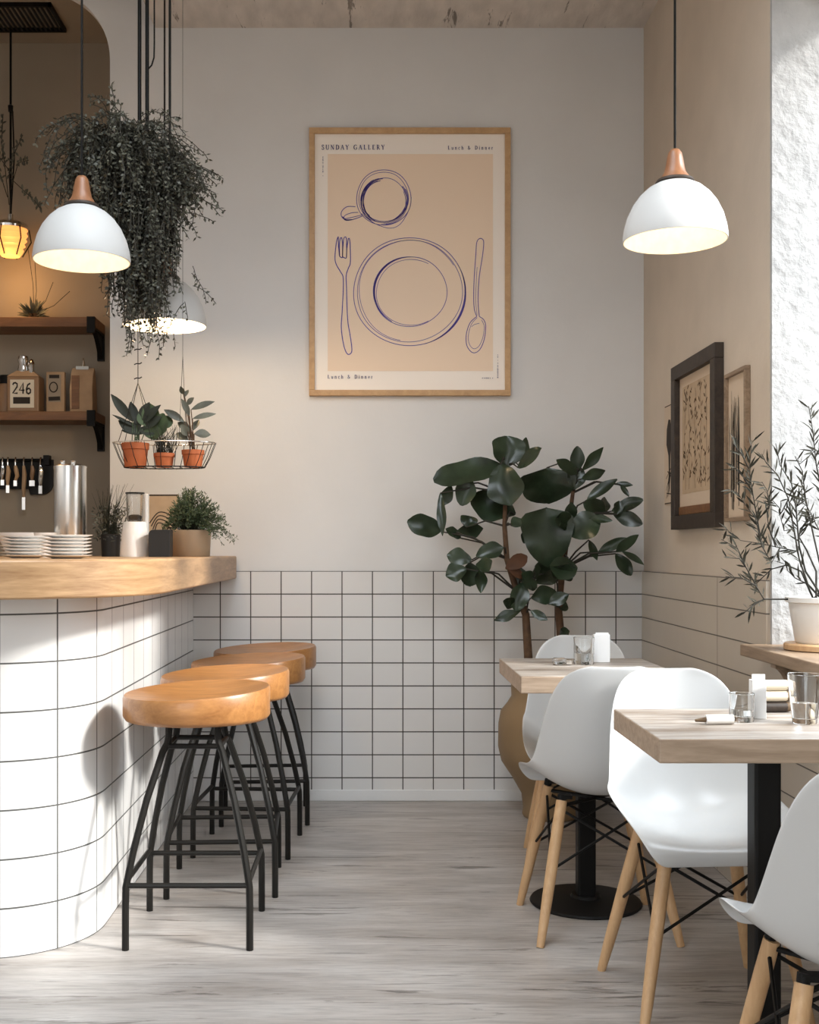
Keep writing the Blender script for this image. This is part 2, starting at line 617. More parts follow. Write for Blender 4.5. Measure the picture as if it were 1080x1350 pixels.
XT, YT, RT = -.62, 2.93, .48
top = [(-2.9, YT)]
for k in range(0, 17):
    a = -pi / 2 + pi / 2 * k / 16
    top.append((XT - RT + RT * cos(a), YT + RT + RT * sin(a)))
top += [(XT, YB - .03), (XT - .02, YB - .001), (-2.9, YB - .001)]
mb = MB().prism(top, 1.022, 1.126)
o = mb.build('countertop', M['oak_top'], None, (-1.2, 4, 1.022), angle=50, bevel=.006, fix=True)
tag(o, 'thick oak countertop with a rounded corner on the tiled bar', 'countertop')
ZT = 1.126

# ------------------------------------------------------------------ bar stools
def make_stool():
    t = thing('bar_stool', '', 'stool', (0, 0, 0), 0, 'bar stools along the counter')
    R0 = .222
    rows = []
    for k in range(40):
        a = 2 * pi * k / 40
        rows.append(a)
    mb = MB()
    rings = [(0.0, 1), (.35, 1), (.7, 1), (.9, 1), (.98, 1), (1.0, 1)]
    nn = 40
    def dish(x, y, r):
        # saddle: raised towards the back and sides, dipped in the middle
        return .716 + .020 * (r ** 2) * (.35 + .65 * (y * .5 + .5)) - .012 * (1 - r ** 2) + .012 * x * r * r
    vs = [(0, 0, dish(0, 0, 0))]
    for r, _ in rings[1:]:
        for k in range(nn):
            a = 2 * pi * k / nn
            z = dish(cos(a) * r, sin(a) * r, r)
            if r == 1.0:
                z -= .010
            vs.append((R0 * r * cos(a), R0 * .95 * r * sin(a), z))
    for rr, z in ((1.0, .655), (.965, .643)):
        for k in range(nn):
            a = 2 * pi * k / nn
            vs.append((R0 * rr * cos(a), R0 * .95 * rr * sin(a), z))
    fs = [(0, 1 + k, 1 + (k + 1) % nn) for k in range(nn)]
    nr = len(rings) - 1 + 2
    for i in range(nr - 1):
        for k in range(nn):
            a, b = 1 + i * nn + k, 1 + i * nn + (k + 1) % nn
            fs.append((a, a + nn, b + nn, b))
    fs.append(tuple(1 + (nr - 1) * nn + k for k in range(nn))[::-1])
    mb.add(vs, fs)
    mb.build('seat', M['seat'], t, angle=60, fix=True)
    P = [(.073, .645), (.073, .60), (.077, .578), (.088, .555), (.128, .42), (.158, .29), (.172, .215), (.178, .18), (.179, .12), (.179, 0)]
    for sx in (-1, 1):
        for sy in (-1, 1):
            MB().tube([(sx * d, sy * d, z) for d, z in P], .0105, 8).build('leg', M['steel_grey'], t)
    for z, d, r in ((.185, .177, .008), (.57, .080, .008)):
        for q in ((-1, -1, 1, -1), (1, -1, 1, 1), (1, 1, -1, 1), (-1, 1, -1, -1)):
            zz = z if q[1] == q[3] else z + (.012 if z < .4 else 0)
            MB().tube([(q[0] * d, q[1] * d, zz), (q[2] * d, q[3] * d, zz)], r, 8).build('rung', M['steel_grey'], t)
    MB().box((0, 0, .638), (.19, .19, .008)).build('mounting_plate', M['steel_grey'], t)
    return t


stool = make_stool()
stool['label'] = 'round wooden bar stool standing by the rounded counter corner, first in row'
stool.location = (-.530, 3.455, 0)
for i, (x, y, rz, lb) in enumerate([(-.508, 3.945, .05, 'second round wooden bar stool along the counter from its rounded corner'),
                                    (-.480, 4.43, -.06, 'third round wooden bar stool from the rounded counter corner'),
                                    (-.462, 4.93, .08, 'round wooden bar stool closest to the tiled back wall')]):
    dup(stool, (x, y, 0), rz, lb)

# ------------------------------------------------------------------ moulded chairs
def make_chair():
    t = thing('shell_chair', '', 'chair', (0, 0, 0), 0, 'white shell chairs around the tables')
    prof = [(.224, .398, .168, .002), (.229, .417, .194, .006), (.214, .434, .211, .013), (.175, .441, .219, .027), (.09, .434, .224, .052), (0, .422, .225, .078),
            (-.09, .418, .224, .098), (-.155, .433, .220, .112), (-.198, .478, .215, .114), (-.221, .545, .208, .102), (-.238, .62, .198, .084),
            (-.253, .70, .184, .064), (-.264, .765, .160, .044), (-.270, .802, .124, .026), (-.273, .820, .072, .012)]
    m = len(prof)
    rows = []
    for i, (y, z, hw, lift) in enumerate(prof):
        a, b = prof[max(i - 1, 0)], prof[min(i + 1, m - 1)]
        ty, tz = b[0] - a[0], b[1] - a[1]
        l = math.hypot(ty, tz)
        ny, nz = tz / l, -ty / l        # inward: up on the seat, forward on the back
        row = []
        for j in range(13):
            u = -1 + 2 * j / 12
            k = lift * abs(u) ** 2.3
            fl = .005 * max(0, abs(u) - .8) / .2
            row.append((hw * u * (1 - .04 * abs(u)) + math.copysign(fl, u), y + ny * k, z + nz * k))
        rows.append(row)
    MB().grid(rows).build('seat_shell', M['shell'], t, angle=180, solid=.007, sub=2, fix=False)
    ft, tp = {}, {}
    for sx in (-1, 1):
        for sy in (-1, 1):
            p0 = V((sx * .125, .12 if sy > 0 else -.105, .405))
            p1 = V((sx * .205, .20 if sy > 0 else -.20, 0))
            ft[sx, sy], tp[sx, sy] = p1, p0
            lg = MB().tube([p0.lerp(p1, k / 6) for k in range(7)], [.0165, .0175, .0175, .017, .016, .0145, .0115], 12).build('leg', M['leg_wood'], t)
            mb = MB().tube([p0 + V((0, 0, .018)), p0 + (p1 - p0) * .1], .012, 10)
            mb.box(p0 + V((-sx * .012, 0, .012)), (.036, .024, .012))
            mb.build('leg_bracket', M['black'], lg)
    def L(k, f):
        return tp[k].lerp(ft[k], f)
    for a, b in (((-1, -1), (1, -1)), ((-1, 1), (1, 1)), ((-1, -1), (-1, 1)), ((1, -1), (1, 1))):
        mb = MB()
        mb.tube([L(a, .06), L(b, .48)], .0042, 6).tube([L(b, .06), L(a, .48)], .0042, 6)
        mb.build('wire_brace', M['black'], t)
    mb = MB().tube([L((-1, -1), .04), L((1, 1), .04)], .006, 6).tube([L((1, -1), .04), L((-1, 1), .04)], .006, 6)
    mb.build('seat_cross', M['black'], t)
    return t


ch = make_chair()
ch['label'] = 'white shell chair seen from behind, drawn up to the far small table'
ch.location = (.690, 3.50, 0)
ch.rotation_euler = (0, 0, radians(1))
dup(ch, (.845, 2.93, 0), radians(180 + 3), 'glossy white shell chair facing the camera behind the near table')
dup(ch, (.880, 2.05, 0), radians(-6), 'grey shaded shell chair with its back turned, in front of the near table')
dup(ch, (.775, 4.18, 0), radians(180 - 8), 'white shell chair between the far table and the clay urn')

# ------------------------------------------------------------------ tables
def table(name_lb, cx, cy, w, d, ztop, th):
    t = thing('cafe_table', name_lb, 'table', (cx, cy, 0), 0, 'small wooden cafe tables')
    o3 = (0, 0, 0)
    mb = MB().box((0, 0, ztop - .003), (w, d, .006))
    tb = MB().box((0, 0, ztop - th / 2), (w, d, th)).build('tabletop', M['table_wood'], t, o3, smooth=False, bevel=.003)
    tb.data.materials.append(M['table_edge'])
    for p in tb.data.polygons:
        p.material_index = 0 if p.normal.z > .5 else 1
    mb = MB()
    h = ztop - th
    mb.box((0, 0, h / 2 + .005), (.058, .058, h - .01))
    mb.build('column', M['black'], t, o3, smooth=False, bevel=.006)
    MB().box((0, 0, h - .004), (.26, .26, .008)).build('top_plate', M['black'], t, o3, smooth=False)
    MB().lathe([(0, 0), (.178, 0), (.182, .004), (.178, .010), (.05, .02), (.045, .03), (0, .03)], 40).build('base', M['black'], t, o3)
    return t


table('far washed wood cafe table in front of the clay urn', .70, 3.72, .50, .58, .771, .052)
table('near washed wood cafe table beside the window sill', .866, 2.51, .572, .437, .771, .050)
ZTAB = .771

# ------------------------------------------------------------------ pendants
def make_pendant(R):
    t = thing('pendant_lamp', '', 'lamp', (0, 0, 0), 0, 'white dome pendant lamps')
    k = R / .14
    out = [(.142, 0), (.1425, .012), (.139, .035), (.130, .068), (.115, .100), (.096, .126), (.074, .146), (.052, .158), (.034, .163)]
    inn = [(.028, .157), (.05, .151), (.072, .139), (.093, .120), (.111, .095), (.126, .065), (.135, .034), (.138, .012), (.139, 0)]
    MB().lathe([(r * k, z * k) for r, z in out], 48).build('shade', M['shade'], t, angle=70)
    MB().lathe([(r * k, z * k) for r, z in [(.028, .161)] + inn + [(.142, 0)]], 48).build('lining', M['lining'], t, angle=70)
    MB().lathe([(r * k, z * k) for r, z in [(0, .170), (.050, .1595), (.0535, .163), (.049, .170), (.03, .172), (0, .172)]], 32).build('collar', M['frame_dark'], t)
    MB().lathe([(r * k, z * k) for r, z in [(0, .168), (.045, .168), (.040, .176), (.030, .190), (.0255, .208), (.0225, .228), (.0185, .245), (.012, .254), (0, .256)]], 32).build('wooden_cap', M['cap_wood'], t, angle=70)
    MB().lathe([(0, .158 * k), (.014, .155 * k), (.014, .12 * k), (.018, .112 * k), (.028, .09 * k), (.031, .075 * k), (.026, .057 * k), (.012, .047 * k), (0, .045 * k)], 20).build('bulb', M['bulb'], t, angle=70)
    return t


def pendant_cord(t, R, ztop):
    MB().tube([(0, 0, .25 * R / .14), (0, 0, ztop - t.location.z)], .0035, 6).build('cord', M['black'], t)
    MB().lathe([(0, ztop - t.location.z - .025), (.045, ztop - t.location.z - .02), (.05, ztop - t.location.z), (0, ztop - t.location.z)], 20).build('ceiling_rose', M['black'], t)
    ld = bpy.data.lights.new('pendant_glow', 'POINT')
    ld.energy = LAMP if R < .15 else 8.0
    ld.color = (1, .74, .46)
    ld.shadow_soft_size = .03
    lo = bpy.data.objects.new('pendant_glow', ld)
    COL.objects.link(lo)
    lo.parent = t
    lo.location = (0, 0, .028 if R < .15 else -.01)


LAMP = .65
pend = make_pendant(.14)
p = at(890, 318, 3.16)
pend.location = p
pend['label'] = 'white dome pendant with wooden cap hanging over the tables'
p2 = dup(pend, at(108, 345, 3.386), 0, 'white dome pendant with wooden cap hanging above the stacked plates')
pl3 = at(217, 430, 4.42)
pend3 = make_pendant(.159)
pend3.location = pl3
pend3['label'] = 'white dome pendant half covered by the trailing plant'
pendant_cord(pend, .14, 3.56)
pendant_cord(p2, .14, 3.56)
pendant_cord(pend3, .159, 3.56)

# ------------------------------------------------------------------ poster
YP = YB - .03
def fpost(cx, cy, y=YP):
    return at(390 + cx / 3.461, 150 + cy / 3.461, y)
A, B = at(407.5, 168, YP), at(673.5, 521.5, YP)
org = V(((A.x + B.x) / 2, YB, B.z))
root = thing('framed_poster', 'large oak-framed peach poster with indigo line drawings on the back wall', 'poster', org)
fw = .026
mb = MB()
x0, x1, z0, z1 = A.x, B.x, B.z, A.z
mb.mm((x0, YB - .032, z1 - fw), (x1, YB, z1)).mm((x0, YB - .032, z0), (x1, YB, z0 + fw))
mb.mm((x0, YB - .032, z0 + fw), (x0 + fw, YB, z1 - fw)).mm((x1 - fw, YB - .032, z0 + fw), (x1, YB, z1 - fw))
mb.build('frame', M['frame_oak'], root, org, smooth=False, bevel=.002)
prn = MB().mm((x0 + fw, YB - .018, z0 + fw), (x1 - fw, YB - .002, z1 - fw)).build('print', M['paper'], root, org, smooth=False)
YQ = YB - .018
p0, p1 = fpost(146, 184, YQ), fpost(900, 1174, YQ)
MB().mm((p0.x, YQ - .0012, p1.z), (p1.x, YQ, p0.z)).build('peach_panel', M['panel'], prn, org, smooth=False)


def smooth_pts(pts, closed=False, k=6):
    out = []
    m = len(pts)
    rng = m if closed else m - 1
    for i in range(rng):
        P = [pts[(i + d) % m] if closed else pts[min(max(i + d, 0), m - 1)] for d in (-1, 0, 1, 2)]
        for q in range(k):
            t = q / k
            out.append(tuple(.5 * (2 * P[1][c] + (P[2][c] - P[0][c]) * t + (2 * P[0][c] - 5 * P[1][c] + 4 * P[2][c] - P[3][c]) * t * t
                                   + (3 * P[1][c] - P[0][c] - 3 * P[2][c] + P[3][c]) * t ** 3) for c in (0, 1)))
    out.append(pts[0] if closed else pts[-1])
    return out


def ell(cx, cy, rx, ry, a0=0, a1=360, n=72, wob=0, ph=0):
    return [(cx + (rx + wob * sin(3 * radians(a0 + (a1 - a0) * i / n) + ph)) * cos(radians(a0 + (a1 - a0) * i / n)),
             cy + (ry + wob * cos(2 * radians(a0 + (a1 - a0) * i / n) + ph)) * sin(radians(a0 + (a1 - a0) * i / n))) for i in range(n + 1)]


YD = YQ - .0018
fr = lambda x, y: fpost(x, y, YD)
dr = MB()
def line(pts, w=3.0):
    dr.ribbon(pts, w, fr)
def tapered(pts, w0, w1):
    m = len(pts)
    dr.ribbon(pts, [w0 + (w1 - w0) * sin(pi * i / (m - 1)) for i in range(m)], fr)
# plate
line(ell(520, 812, 256, 249, wob=3), 3.2)
line(ell(519, 809, 240, 234, wob=3, ph=1), 2.6)
line(ell(518, 806, 232, 228, 100, 330, wob=4, ph=2), 2.2)
line(ell(522, 812, 167, 160, wob=2, ph=1), 2.8)
line(ell(526, 815, 158, 152, 60, 300, wob=2), 2.2)
tapered(ell(521, 811, 164, 158, 120, 275), 2.5, 10)
tapered(ell(520, 812, 254, 247, -30, 75), 2.5, 8)
# cup
line(ell(402, 382, 124, 129, wob=3), 3)
line(ell(400, 381, 113, 117, wob=3, ph=.6), 2.4)
for q in range(9):
    line(ell(404 + U(-3, 3), 396 + U(-3, 3), 101 + q * 1.6 - 6, 100 + q * 1.6 - 6, 110 + U(0, 25), 255 + U(-15, 25), 40, wob=3, ph=q), 2.4)
for q in range(5):
    line(ell(404, 396, 98 + q * 3, 97 + q * 2.6, -35 + U(-10, 10), 100 + U(-15, 15), 40, wob=2, ph=q), 2.2)
line(ell(404, 394, 99, 100, wob=3, ph=2), 2.6)
line(smooth_pts([(300, 455), (360, 500), (430, 522), (480, 500), (520, 430), (527, 380)]), 2.6)
line(smooth_pts([(272, 424), (235, 424), (210, 445), (210, 470), (235, 486), (275, 478), (305, 466)]), 3.4)
line(smooth_pts([(285, 450), (255, 452), (225, 464), (222, 478), (250, 474), (300, 462)]), 3)
tapered(smooth_pts([(213, 468), (228, 484), (262, 482)]), 2, 7)
# fork
line(smooth_pts([(194, 560), (186, 585), (179, 650), (184, 685), (205, 722), (216, 745), (217, 800), (212, 900), (208, 980), (220, 1060), (236, 1096), (252, 1092), (256, 1070),
                 (248, 1010), (238, 950), (234, 880), (232, 800), (230, 740), (240, 705), (249, 680), (249, 620), (246, 575), (240, 568)]), 4.2)
for xs in ((194, 560, 200, 650), (240, 568, 231, 655)):
    line([(xs[0], xs[1]), ((xs[0] + xs[2]) / 2 - 2, (xs[1] + xs[3]) / 2), (xs[2], xs[3])], 4)
line(smooth_pts([(200, 650), (199, 600), (203, 570), (210, 568), (214, 600), (213, 652), (207, 655), (200, 650)]), 4)
line(smooth_pts([(213, 652), (216, 600), (221, 566), (230, 566), (232, 600), (231, 655), (220, 656), (213, 652)]), 4)
# spoon
line(smooth_pts([(826, 925), (815, 890), (812, 830), (815, 740), (822, 640), (826, 588), (838, 570), (852, 572), (858, 590), (852, 650), (838, 740), (832, 830), (834, 890), (838, 925)]), 3.4)
line(smooth_pts([(828, 700), (824, 760), (822, 860), (828, 920)]), 2)
line(smooth_pts([(826, 925), (795, 955), (778, 1010), (782, 1060), (808, 1090), (838, 1078), (860, 1030), (867, 970), (858, 940), (838, 925)]), 3.4)
line(smooth_pts([(828, 930), (802, 960), (788, 1010), (792, 1050), (812, 1072), (836, 1060), (854, 1020), (860, 970), (848, 940)]), 2.2)
line(smooth_pts([(802, 972), (815, 962), (838, 956)]), 2.2)
dr.build('line_drawing', M['ink'], prn, org, smooth=False)

# serif lettering drawn stroke by stroke (unit: cap height 1)
K, T_ = .15, .07
def arcp(cx, cy, rx, ry, a0, a1, n=10):
    return [(cx + rx * cos(radians(a0 + (a1 - a0) * i / n)), cy + ry * sin(radians(a0 + (a1 - a0) * i / n))) for i in range(n + 1)]
def sf(x, y, w=.26):
    return ([(x - w / 2, y), (x + w / 2, y)], .055)
GL = {
    'S': (.56, [([(.48, .78), (.42, .94), (.28, 1), (.12, .92), (.08, .76), (.2, .6), (.38, .46), (.5, .3), (.45, .08), (.27, 0), (.12, .05), (.06, .24)], .12)]),
    'U': (.78, [([(.16, 1), (.16, .3)] + arcp(.40, .3, .24, .3, 180, 360) + [(.64, 1)], .10), ([(.16, 1), (.16, .28)], K), sf(.16, 1), sf(.64, 1, .22)]),
    'N': (.82, [([(.16, 0), (.16, 1)], T_), ([(.14, 1), (.66, 0)], K), ([(.66, 0), (.66, 1)], T_), sf(.16, 0), sf(.66, 1), sf(.1, 1, .16)]),
    'D': (.80, [([(.18, 0), (.18, 1)], K), ([(.18, 1)] + arcp(.32, .5, .38, .5, 90, -90) + [(.18, 0)], .08), (arcp(.32, .5, .37, .48, 55, -55), K), sf(.14, 0, .2), sf(.14, 1, .2)]),
    'A': (.78, [([(.08, 0), (.37, 1)], T_), ([(.37, 1), (.66, 0)], K), ([(.2, .36), (.52, .36)], T_), sf(.08, 0, .22), sf(.66, 0)]),
    'Y': (.72, [([(.06, 1), (.34, .48)], K), ([(.62, 1), (.34, .48)], T_), ([(.34, .5), (.34, 0)], K), sf(.34, 0), sf(.08, 1, .22), sf(.62, 1, .2)]),
    'G': (.80, [([(.66, .78)] + arcp(.42, .5, .34, .5, 50, 330, 16), .09), (arcp(.42, .5, .34, .47, 125, 235), K), ([(.66, 0.05), (.66, .42)], .13), sf(.64, .42)]),
    'L': (.64, [([(.18, 0), (.18, 1)], K), ([(.1, .02), (.54, .02), (.56, .24)], T_), sf(.18, 1)]),
    'E': (.66, [([(.18, 0), (.18, 1)], K), ([(.1, .02), (.54, .02), (.56, .22)], T_), ([(.1, .98), (.52, .98), (.53, .8)], T_), ([(.18, .52), (.42, .52)], T_)]),
    'R': (.76, [([(.18, 0), (.18, 1)], K), ([(.18, .98), (.34, .98)] + arcp(.34, .74, .2, .24, 90, -90) + [(.18, .5)], .085), ([(.34, .5), (.66, 0)], .13), sf(.18, 0), sf(.14, 1, .2), sf(.66, 0, .14)]),
    'u': (.58, [([(.14, .62), (.14, .18)] + arcp(.28, .16, .14, .15, 180, 330), .11), ([(.45, .64), (.45, 0)], .12), sf(.1, .62, .16), sf(.49, .01, .14)]),
    'n': (.60, [([(.14, 0), (.14, .64)], .12), ([(.14, .5)] + arcp(.31, .46, .15, .17, 150, 0) + [(.46, 0)], .11), sf(.14, 0, .22), sf(.46, 0, .22), sf(.1, .63, .14)]),
    'c': (.48, [([(.42, .5)] + arcp(.27, .32, .18, .31, 45, 310, 12), .10)]),
    'h': (.60, [([(.14, 0), (.14, 1)], .12), ([(.14, .5)] + arcp(.31, .46, .15, .17, 150, 0) + [(.46, 0)], .11), sf(.14, 0, .22), sf(.46, 0, .22), sf(.1, 1, .14)]),
    'i': (.30, [([(.14, 0), (.14, .64)], .13), sf(.14, 0, .22), sf(.1, .63, .14), ([(.14, .80), (.14, .94)], .14)]),
    'e': (.50, [([(.09, .36), (.42, .36)] + arcp(.26, .33, .17, .3, 5, 310, 14), .09)]),
    'r': (.42, [([(.14, 0), (.14, .64)], .12), ([(.14, .46), (.24, .62), (.38, .58)], .11), sf(.14, 0, .22), sf(.1, .63, .14)]),
    '&': (.80, [([(.72, .45), (.5, .1), (.3, 0), (.1, .1), (.1, .3), (.3, .5), (.42, .7), (.38, .92), (.26, .97), (.16, .85), (.22, .65), (.66, .03)], .10)]),
}
txt = MB()
def write(s, x, ybase, h, gap, weight=1.0):
    for c in s:
        if c == ' ':
            x += h * .42 + gap
            continue
        adv, strokes = GL[c]
        for pts, w in strokes:
            txt.ribbon([(x + px_ * h, ybase - py_ * h) for px_, py_ in pts], w * h * weight, fr)
        x += adv * h + gap
    return x
write('SUNDAY GALLERY', 118, 163, 21, 6.2, 1.25)
write('Lunch & Dinner', 694, 163, 16.5, 6.0, 1.25)
write('Lunch & Dinner', 145, 1208, 16.5, 6.0, 1.25)
def specks(x, y, length, vertical):
    q = 0
    while q < length:
        w = U(2, 5)
        h = U(3, 6)
        if RND.random() < .82:
            if vertical:
                txt.ribbon([(x - h / 2, y + q), (x + h / 2, y + q)], w * .7, fr)
            else:
                txt.ribbon([(x + q, y - h / 2), (x + q, y + h / 2)], w * .7, fr)
        q += w + U(1.5, 3)
specks(124, 186, 80, True)
specks(124, 278, 14, True)
specks(922, 1100, 12, True)
specks(922, 1125, 85, True)
specks(852, 1206, 48, False)
txt.build('lettering', M['ink_text'], prn, org, smooth=False)

# ------------------------------------------------------------------ pictures on the right wall
def on_right(y, z, off=0.0):
    return V((XR - off, y, z))
def wall_picture(name, lb, y0, y1, z0, z1, fw, fmat, dep, pmat):
    """y0 far end, y1 near end"""
    org = V((XR, (y0 + y1) / 2, z0))
    t = thing(name, lb, 'picture', org)
    if fw:
        mb = MB()
        mb.mm((XR - dep, y1, z1 - fw), (XR, y0, z1)).mm((XR - dep, y1, z0), (XR, y0, z0 + fw))
        mb.mm((XR - dep, y1, z0 + fw), (XR, y1 + fw, z1 - fw)).mm((XR - dep, y0 - fw, z0 + fw), (XR, y0, z1 - fw))
        mb.build('frame', fmat, t, org, smooth=False, bevel=.002)
    p_ = MB().mm((XR - max(.004, dep * .35), y1 + fw, z0 + fw), (XR - .001, y0 - fw, z1 - fw)).build('print', pmat, t, org, smooth=False)
    return t, p_, org
t, pr, org = wall_picture('framed_scroll', 'dark-framed tall botanical print, largest picture on the right wall', 4.64, 4.05, 1.235, 1.893, .055, M['frame_dark'], .035, M['print_mat'])
xx = XR - .035 * .35
inner = MB().mm((xx - .001, 4.16, 1.375), (xx, 4.545, 1.80)).build('aged_panel', M['print_tan'], pr, org, smooth=False)
MB().mm((xx - .006, 4.11, 1.292), (xx, 4.58, 1.325)).build('scroll_rod', M['shelf_wood'], pr, org, smooth=False, bevel=.002)
mb = MB()
fr2 = lambda a, b: V((xx - .002, a, b))
for cx in (4.22, 4.29, 4.36, 4.44, 4.50):
    z = 1.39
    pts = []
    while z < 1.79:
        pts.append((cx + U(-.012, .012), z))
        z += .035
    mb.ribbon(pts, .003, fr2)
    for q in range(26):
        zz = U(1.40, 1.785)
        a = U(.3, 1.2) * RND.choice((-1, 1))
        l = U(.015, .035)
        sx = cx + U(-.03, .03)
        mb.ribbon([(sx, zz), (sx + l * .5 * sin(a), zz + l * .5 * cos(a)), (sx + l * sin(a), zz + l * cos(a))], [.002, U(.006, .011), .001], fr2)
mb.build('brush_drawing', M['ink_brown'], pr, org, smooth=False)
t, pr, org = wall_picture('feather_picture', 'small unframed print of a dark feather beside the corner', 4.86, 4.68, 1.345, 1.765, 0, None, .006, M['print_mat'])
xx = XR - .004
fr2 = lambda a, b: V((xx - .001, a, b))
mb = MB()
mb.ribbon([(4.775, 1.40), (4.775, 1.55), (4.78, 1.60), (4.78, 1.66), (4.775, 1.70)], [.004, .03, .085, .075, .03], fr2)
for q in range(14):
    mb.ribbon([(U(4.73, 4.83), U(1.37, 1.5)), (U(4.73, 4.83), U(1.37, 1.5))], .004, fr2)
mb.ribbon([(4.69, 1.35), (4.85, 1.35)], .004, fr2).ribbon([(4.69, 1.76), (4.85, 1.76)], .004, fr2)
mb.build('feather_drawing', M['ink_black'], pr, org, smooth=False)
t, pr, org = wall_picture('reed_picture', 'thin-framed pale print of reeds half hidden by the sill plant', 3.99, 3.765, 1.25, 1.765, .014, M['sill_wood'], .02, M['print_mat'])
xx = XR - .02 * .35
fr2 = lambda a, b: V((xx - .001, a, b))
mb = MB()
for q in range(16):
    a = U(3.86, 3.96)
    mb.ribbon([(a, U(1.29, 1.4)), (a + U(-.008, .008), U(1.5, 1.56)), (a + U(-.012, .012), U(1.57, 1.71))], [U(.003, .008), .006, .002], fr2)
mb.build('reed_drawing', M['ink_black'], pr, org, smooth=False)

# ------------------------------------------------------------------ clay urn with the big plant
ur = V((.775, 4.93, 0))
root = thing('potted_rubber_plant', 'tall dark-leaved potted plant in a brown clay urn in the back corner', 'plant', ur)
prof = [(0, 0), (.115, 0), (.122, .012), (.118, .04), (.125, .10), (.165, .17), (.212, .24), (.226, .30), (.224, .40), (.214, .455), (.186, .49), (.168, .52), (.170, .585), (.176, .60),
        (.170, .605), (.158, .59), (.155, .52), (.15, .50), (0, .50)]
MB().lathe(prof, 48, ur).build('urn', M['urn'], root, ur, angle=60)
MB().lathe([(0, .525), (.155, .53), (.156, .52), (0, .515)], 24, ur).build('soil', M['soil'], root, ur)
def big(cx, cy, y):
    return at(520 + cx / 3, 550 + cy / 3, y)
Y0 = 4.92
stems = [[(530, 1010, 0), (530, 950, 0), (520, 780, .01), (485, 690, 0), (445, 560, -.02), (436, 430, -.02), (440, 300, 0), (445, 190, .02)],
         [(665, 1010, .05), (660, 890, .05), (650, 760, .05), (665, 600, .04), (690, 430, .03), (706, 300, .03), (728, 215, .03)]]
for st in stems:
    pts = [big(x, y, Y0 + d) for x, y, d in st]
    m = len(pts)
    MB().tube(pts, [.021 - .015 * i / (m - 1) for i in range(m)], 9).build('stem', M['bark'], root, ur, angle=180)
LV = [  # base, tip, width, shape   (in crop pixels, three per photo pixel)
    (445, 195, 448, 72, 118, 'ob'), (500, 200, 524, 78, 36, 'ob'), (490, 200, 572, 122, 52, 'ob'), (425, 188, 155, 250, 100, 'ob'), (300, 235, 265, 350, 64, 'ob'),
    (225, 270, 190, 352, 42, 'lance'), (182, 300, 190, 465, 30, 'lance'), (182, 452, 56, 410, 74, 'ob'), (420, 188, 462, 348, 118, 'ob'), (602, 200, 602, 345, 186, 'heart'),
    (478, 385, 302, 318, 120, 'ob'), (600, 358, 608, 592, 172, 'heart'), (245, 455, 358, 440, 52, 'lance'), (285, 435, 300, 392, 60, 'ob'), (262, 478, 205, 440, 40, 'lance'),
    (432, 515, 325, 545, 58, 'lance'), (305, 565, 208, 545, 58, 'ob'), (300, 575, 305, 668, 74, 'ob'), (285, 600, 204, 628, 60, 'ob'), (340, 600, 342, 695, 40, 'lance'),
    (345, 560, 370, 610, 50, 'ob'), (510, 655, 478, 765, 62, 'ob'), (560, 655, 648, 615, 64, 'ob'), (540, 715, 645, 690, 60, 'lance'), (500, 765, 393, 805, 36, 'lance'),
    (540, 765, 605, 802, 30, 'lance'), (478, 742, 434, 728, 38, 'ob'), (610, 740, 690, 700, 46, 'lance'), (640, 640, 690, 588, 70, 'ob'), (590, 620, 588, 562, 56, 'ob'),
    (520, 610, 450, 640, 70, 'ob'), (560, 680, 505, 620, 60, 'ob'), (640, 740, 690, 752, 40, 'ob'), (655, 860, 692, 845, 36, 'ob'), (560, 640, 560, 580, 30, 'lance'),
    (725, 215, 724, 116, 44, 'ob'), (742, 212, 830, 118, 34, 'lance'), (722, 225, 646, 168, 44, 'lance'), (740, 245, 834, 212, 38, 'lance'), (712, 285, 728, 195, 60, 'ob'),
    (760, 330, 880, 240, 40, 'lance'), (875, 262, 944, 268, 20, 'lance'), (895, 268, 928, 312, 18, 'lance'), (832, 380, 836, 308, 34, 'lance'), (860, 372, 984, 326, 46, 'ob'),
    (865, 380, 982, 424, 48, 'ob'), (835, 378, 752, 335, 60, 'ob'), (775, 400, 862, 408, 28, 'lance'), (700, 470, 810, 395, 95, 'ob'), (690, 430, 700, 335, 46, 'lance'),
    (808, 532, 924, 478, 36, 'lance'), (876, 532, 966, 466, 34, 'lance'), (876, 540, 938, 626, 46, 'ob'), (900, 530, 988, 578, 26, 'lance'), (770, 485, 802, 566, 28, 'lance'),
    (540, 440, 512, 500, 46, 'lance'), (700, 420, 640, 400, 60, 'ob'), (690, 560, 650, 640, 90, 'ob'), (880, 385, 890, 330, 34, 'lance'), (465, 430, 500, 400, 40, 'lance'),
]
fol = MB()
RND.seed(5)
def nearest_on(stems_, p):
    best = None
    for st in stems_:
        for x, y, d in st:
            q = big(x, y, Y0 + d)
            dd = (q - p).length + (0 if q.z <= p.z + .02 else .08)
            if best is None or dd < best[0]:
                best = (dd, q)
    return best[1]
for bx, by, tx, ty, w, sh in LV:
    dy = U(-.14, .08)
    b_ = big(bx, by, Y0 + dy * .5)
    tp_ = big(tx, ty, Y0 + dy + U(-.07, .05))
    nrm = V((U(-.35, .35), -1, U(.0, .6)))
    fol.leaf(b_, tp_, w / 3 * Y0 / F * 1.25, nrm, curl=U(-.02, .12), fold=U(.12, .4), shape=sh, n=12, wave=.05)
    s_ = nearest_on(stems, b_)
    midp = s_.lerp(b_, .5) + V((0, 0, .02 + U(-.01, .02)))
    MB().tube([s_, midp, b_], [.005, .004, .003], 5).build('leaf_stalk', M['twig'], root, ur, angle=180)
fol.build('foliage', M['leaf_big'], root, ur, angle=180)
mb = MB()
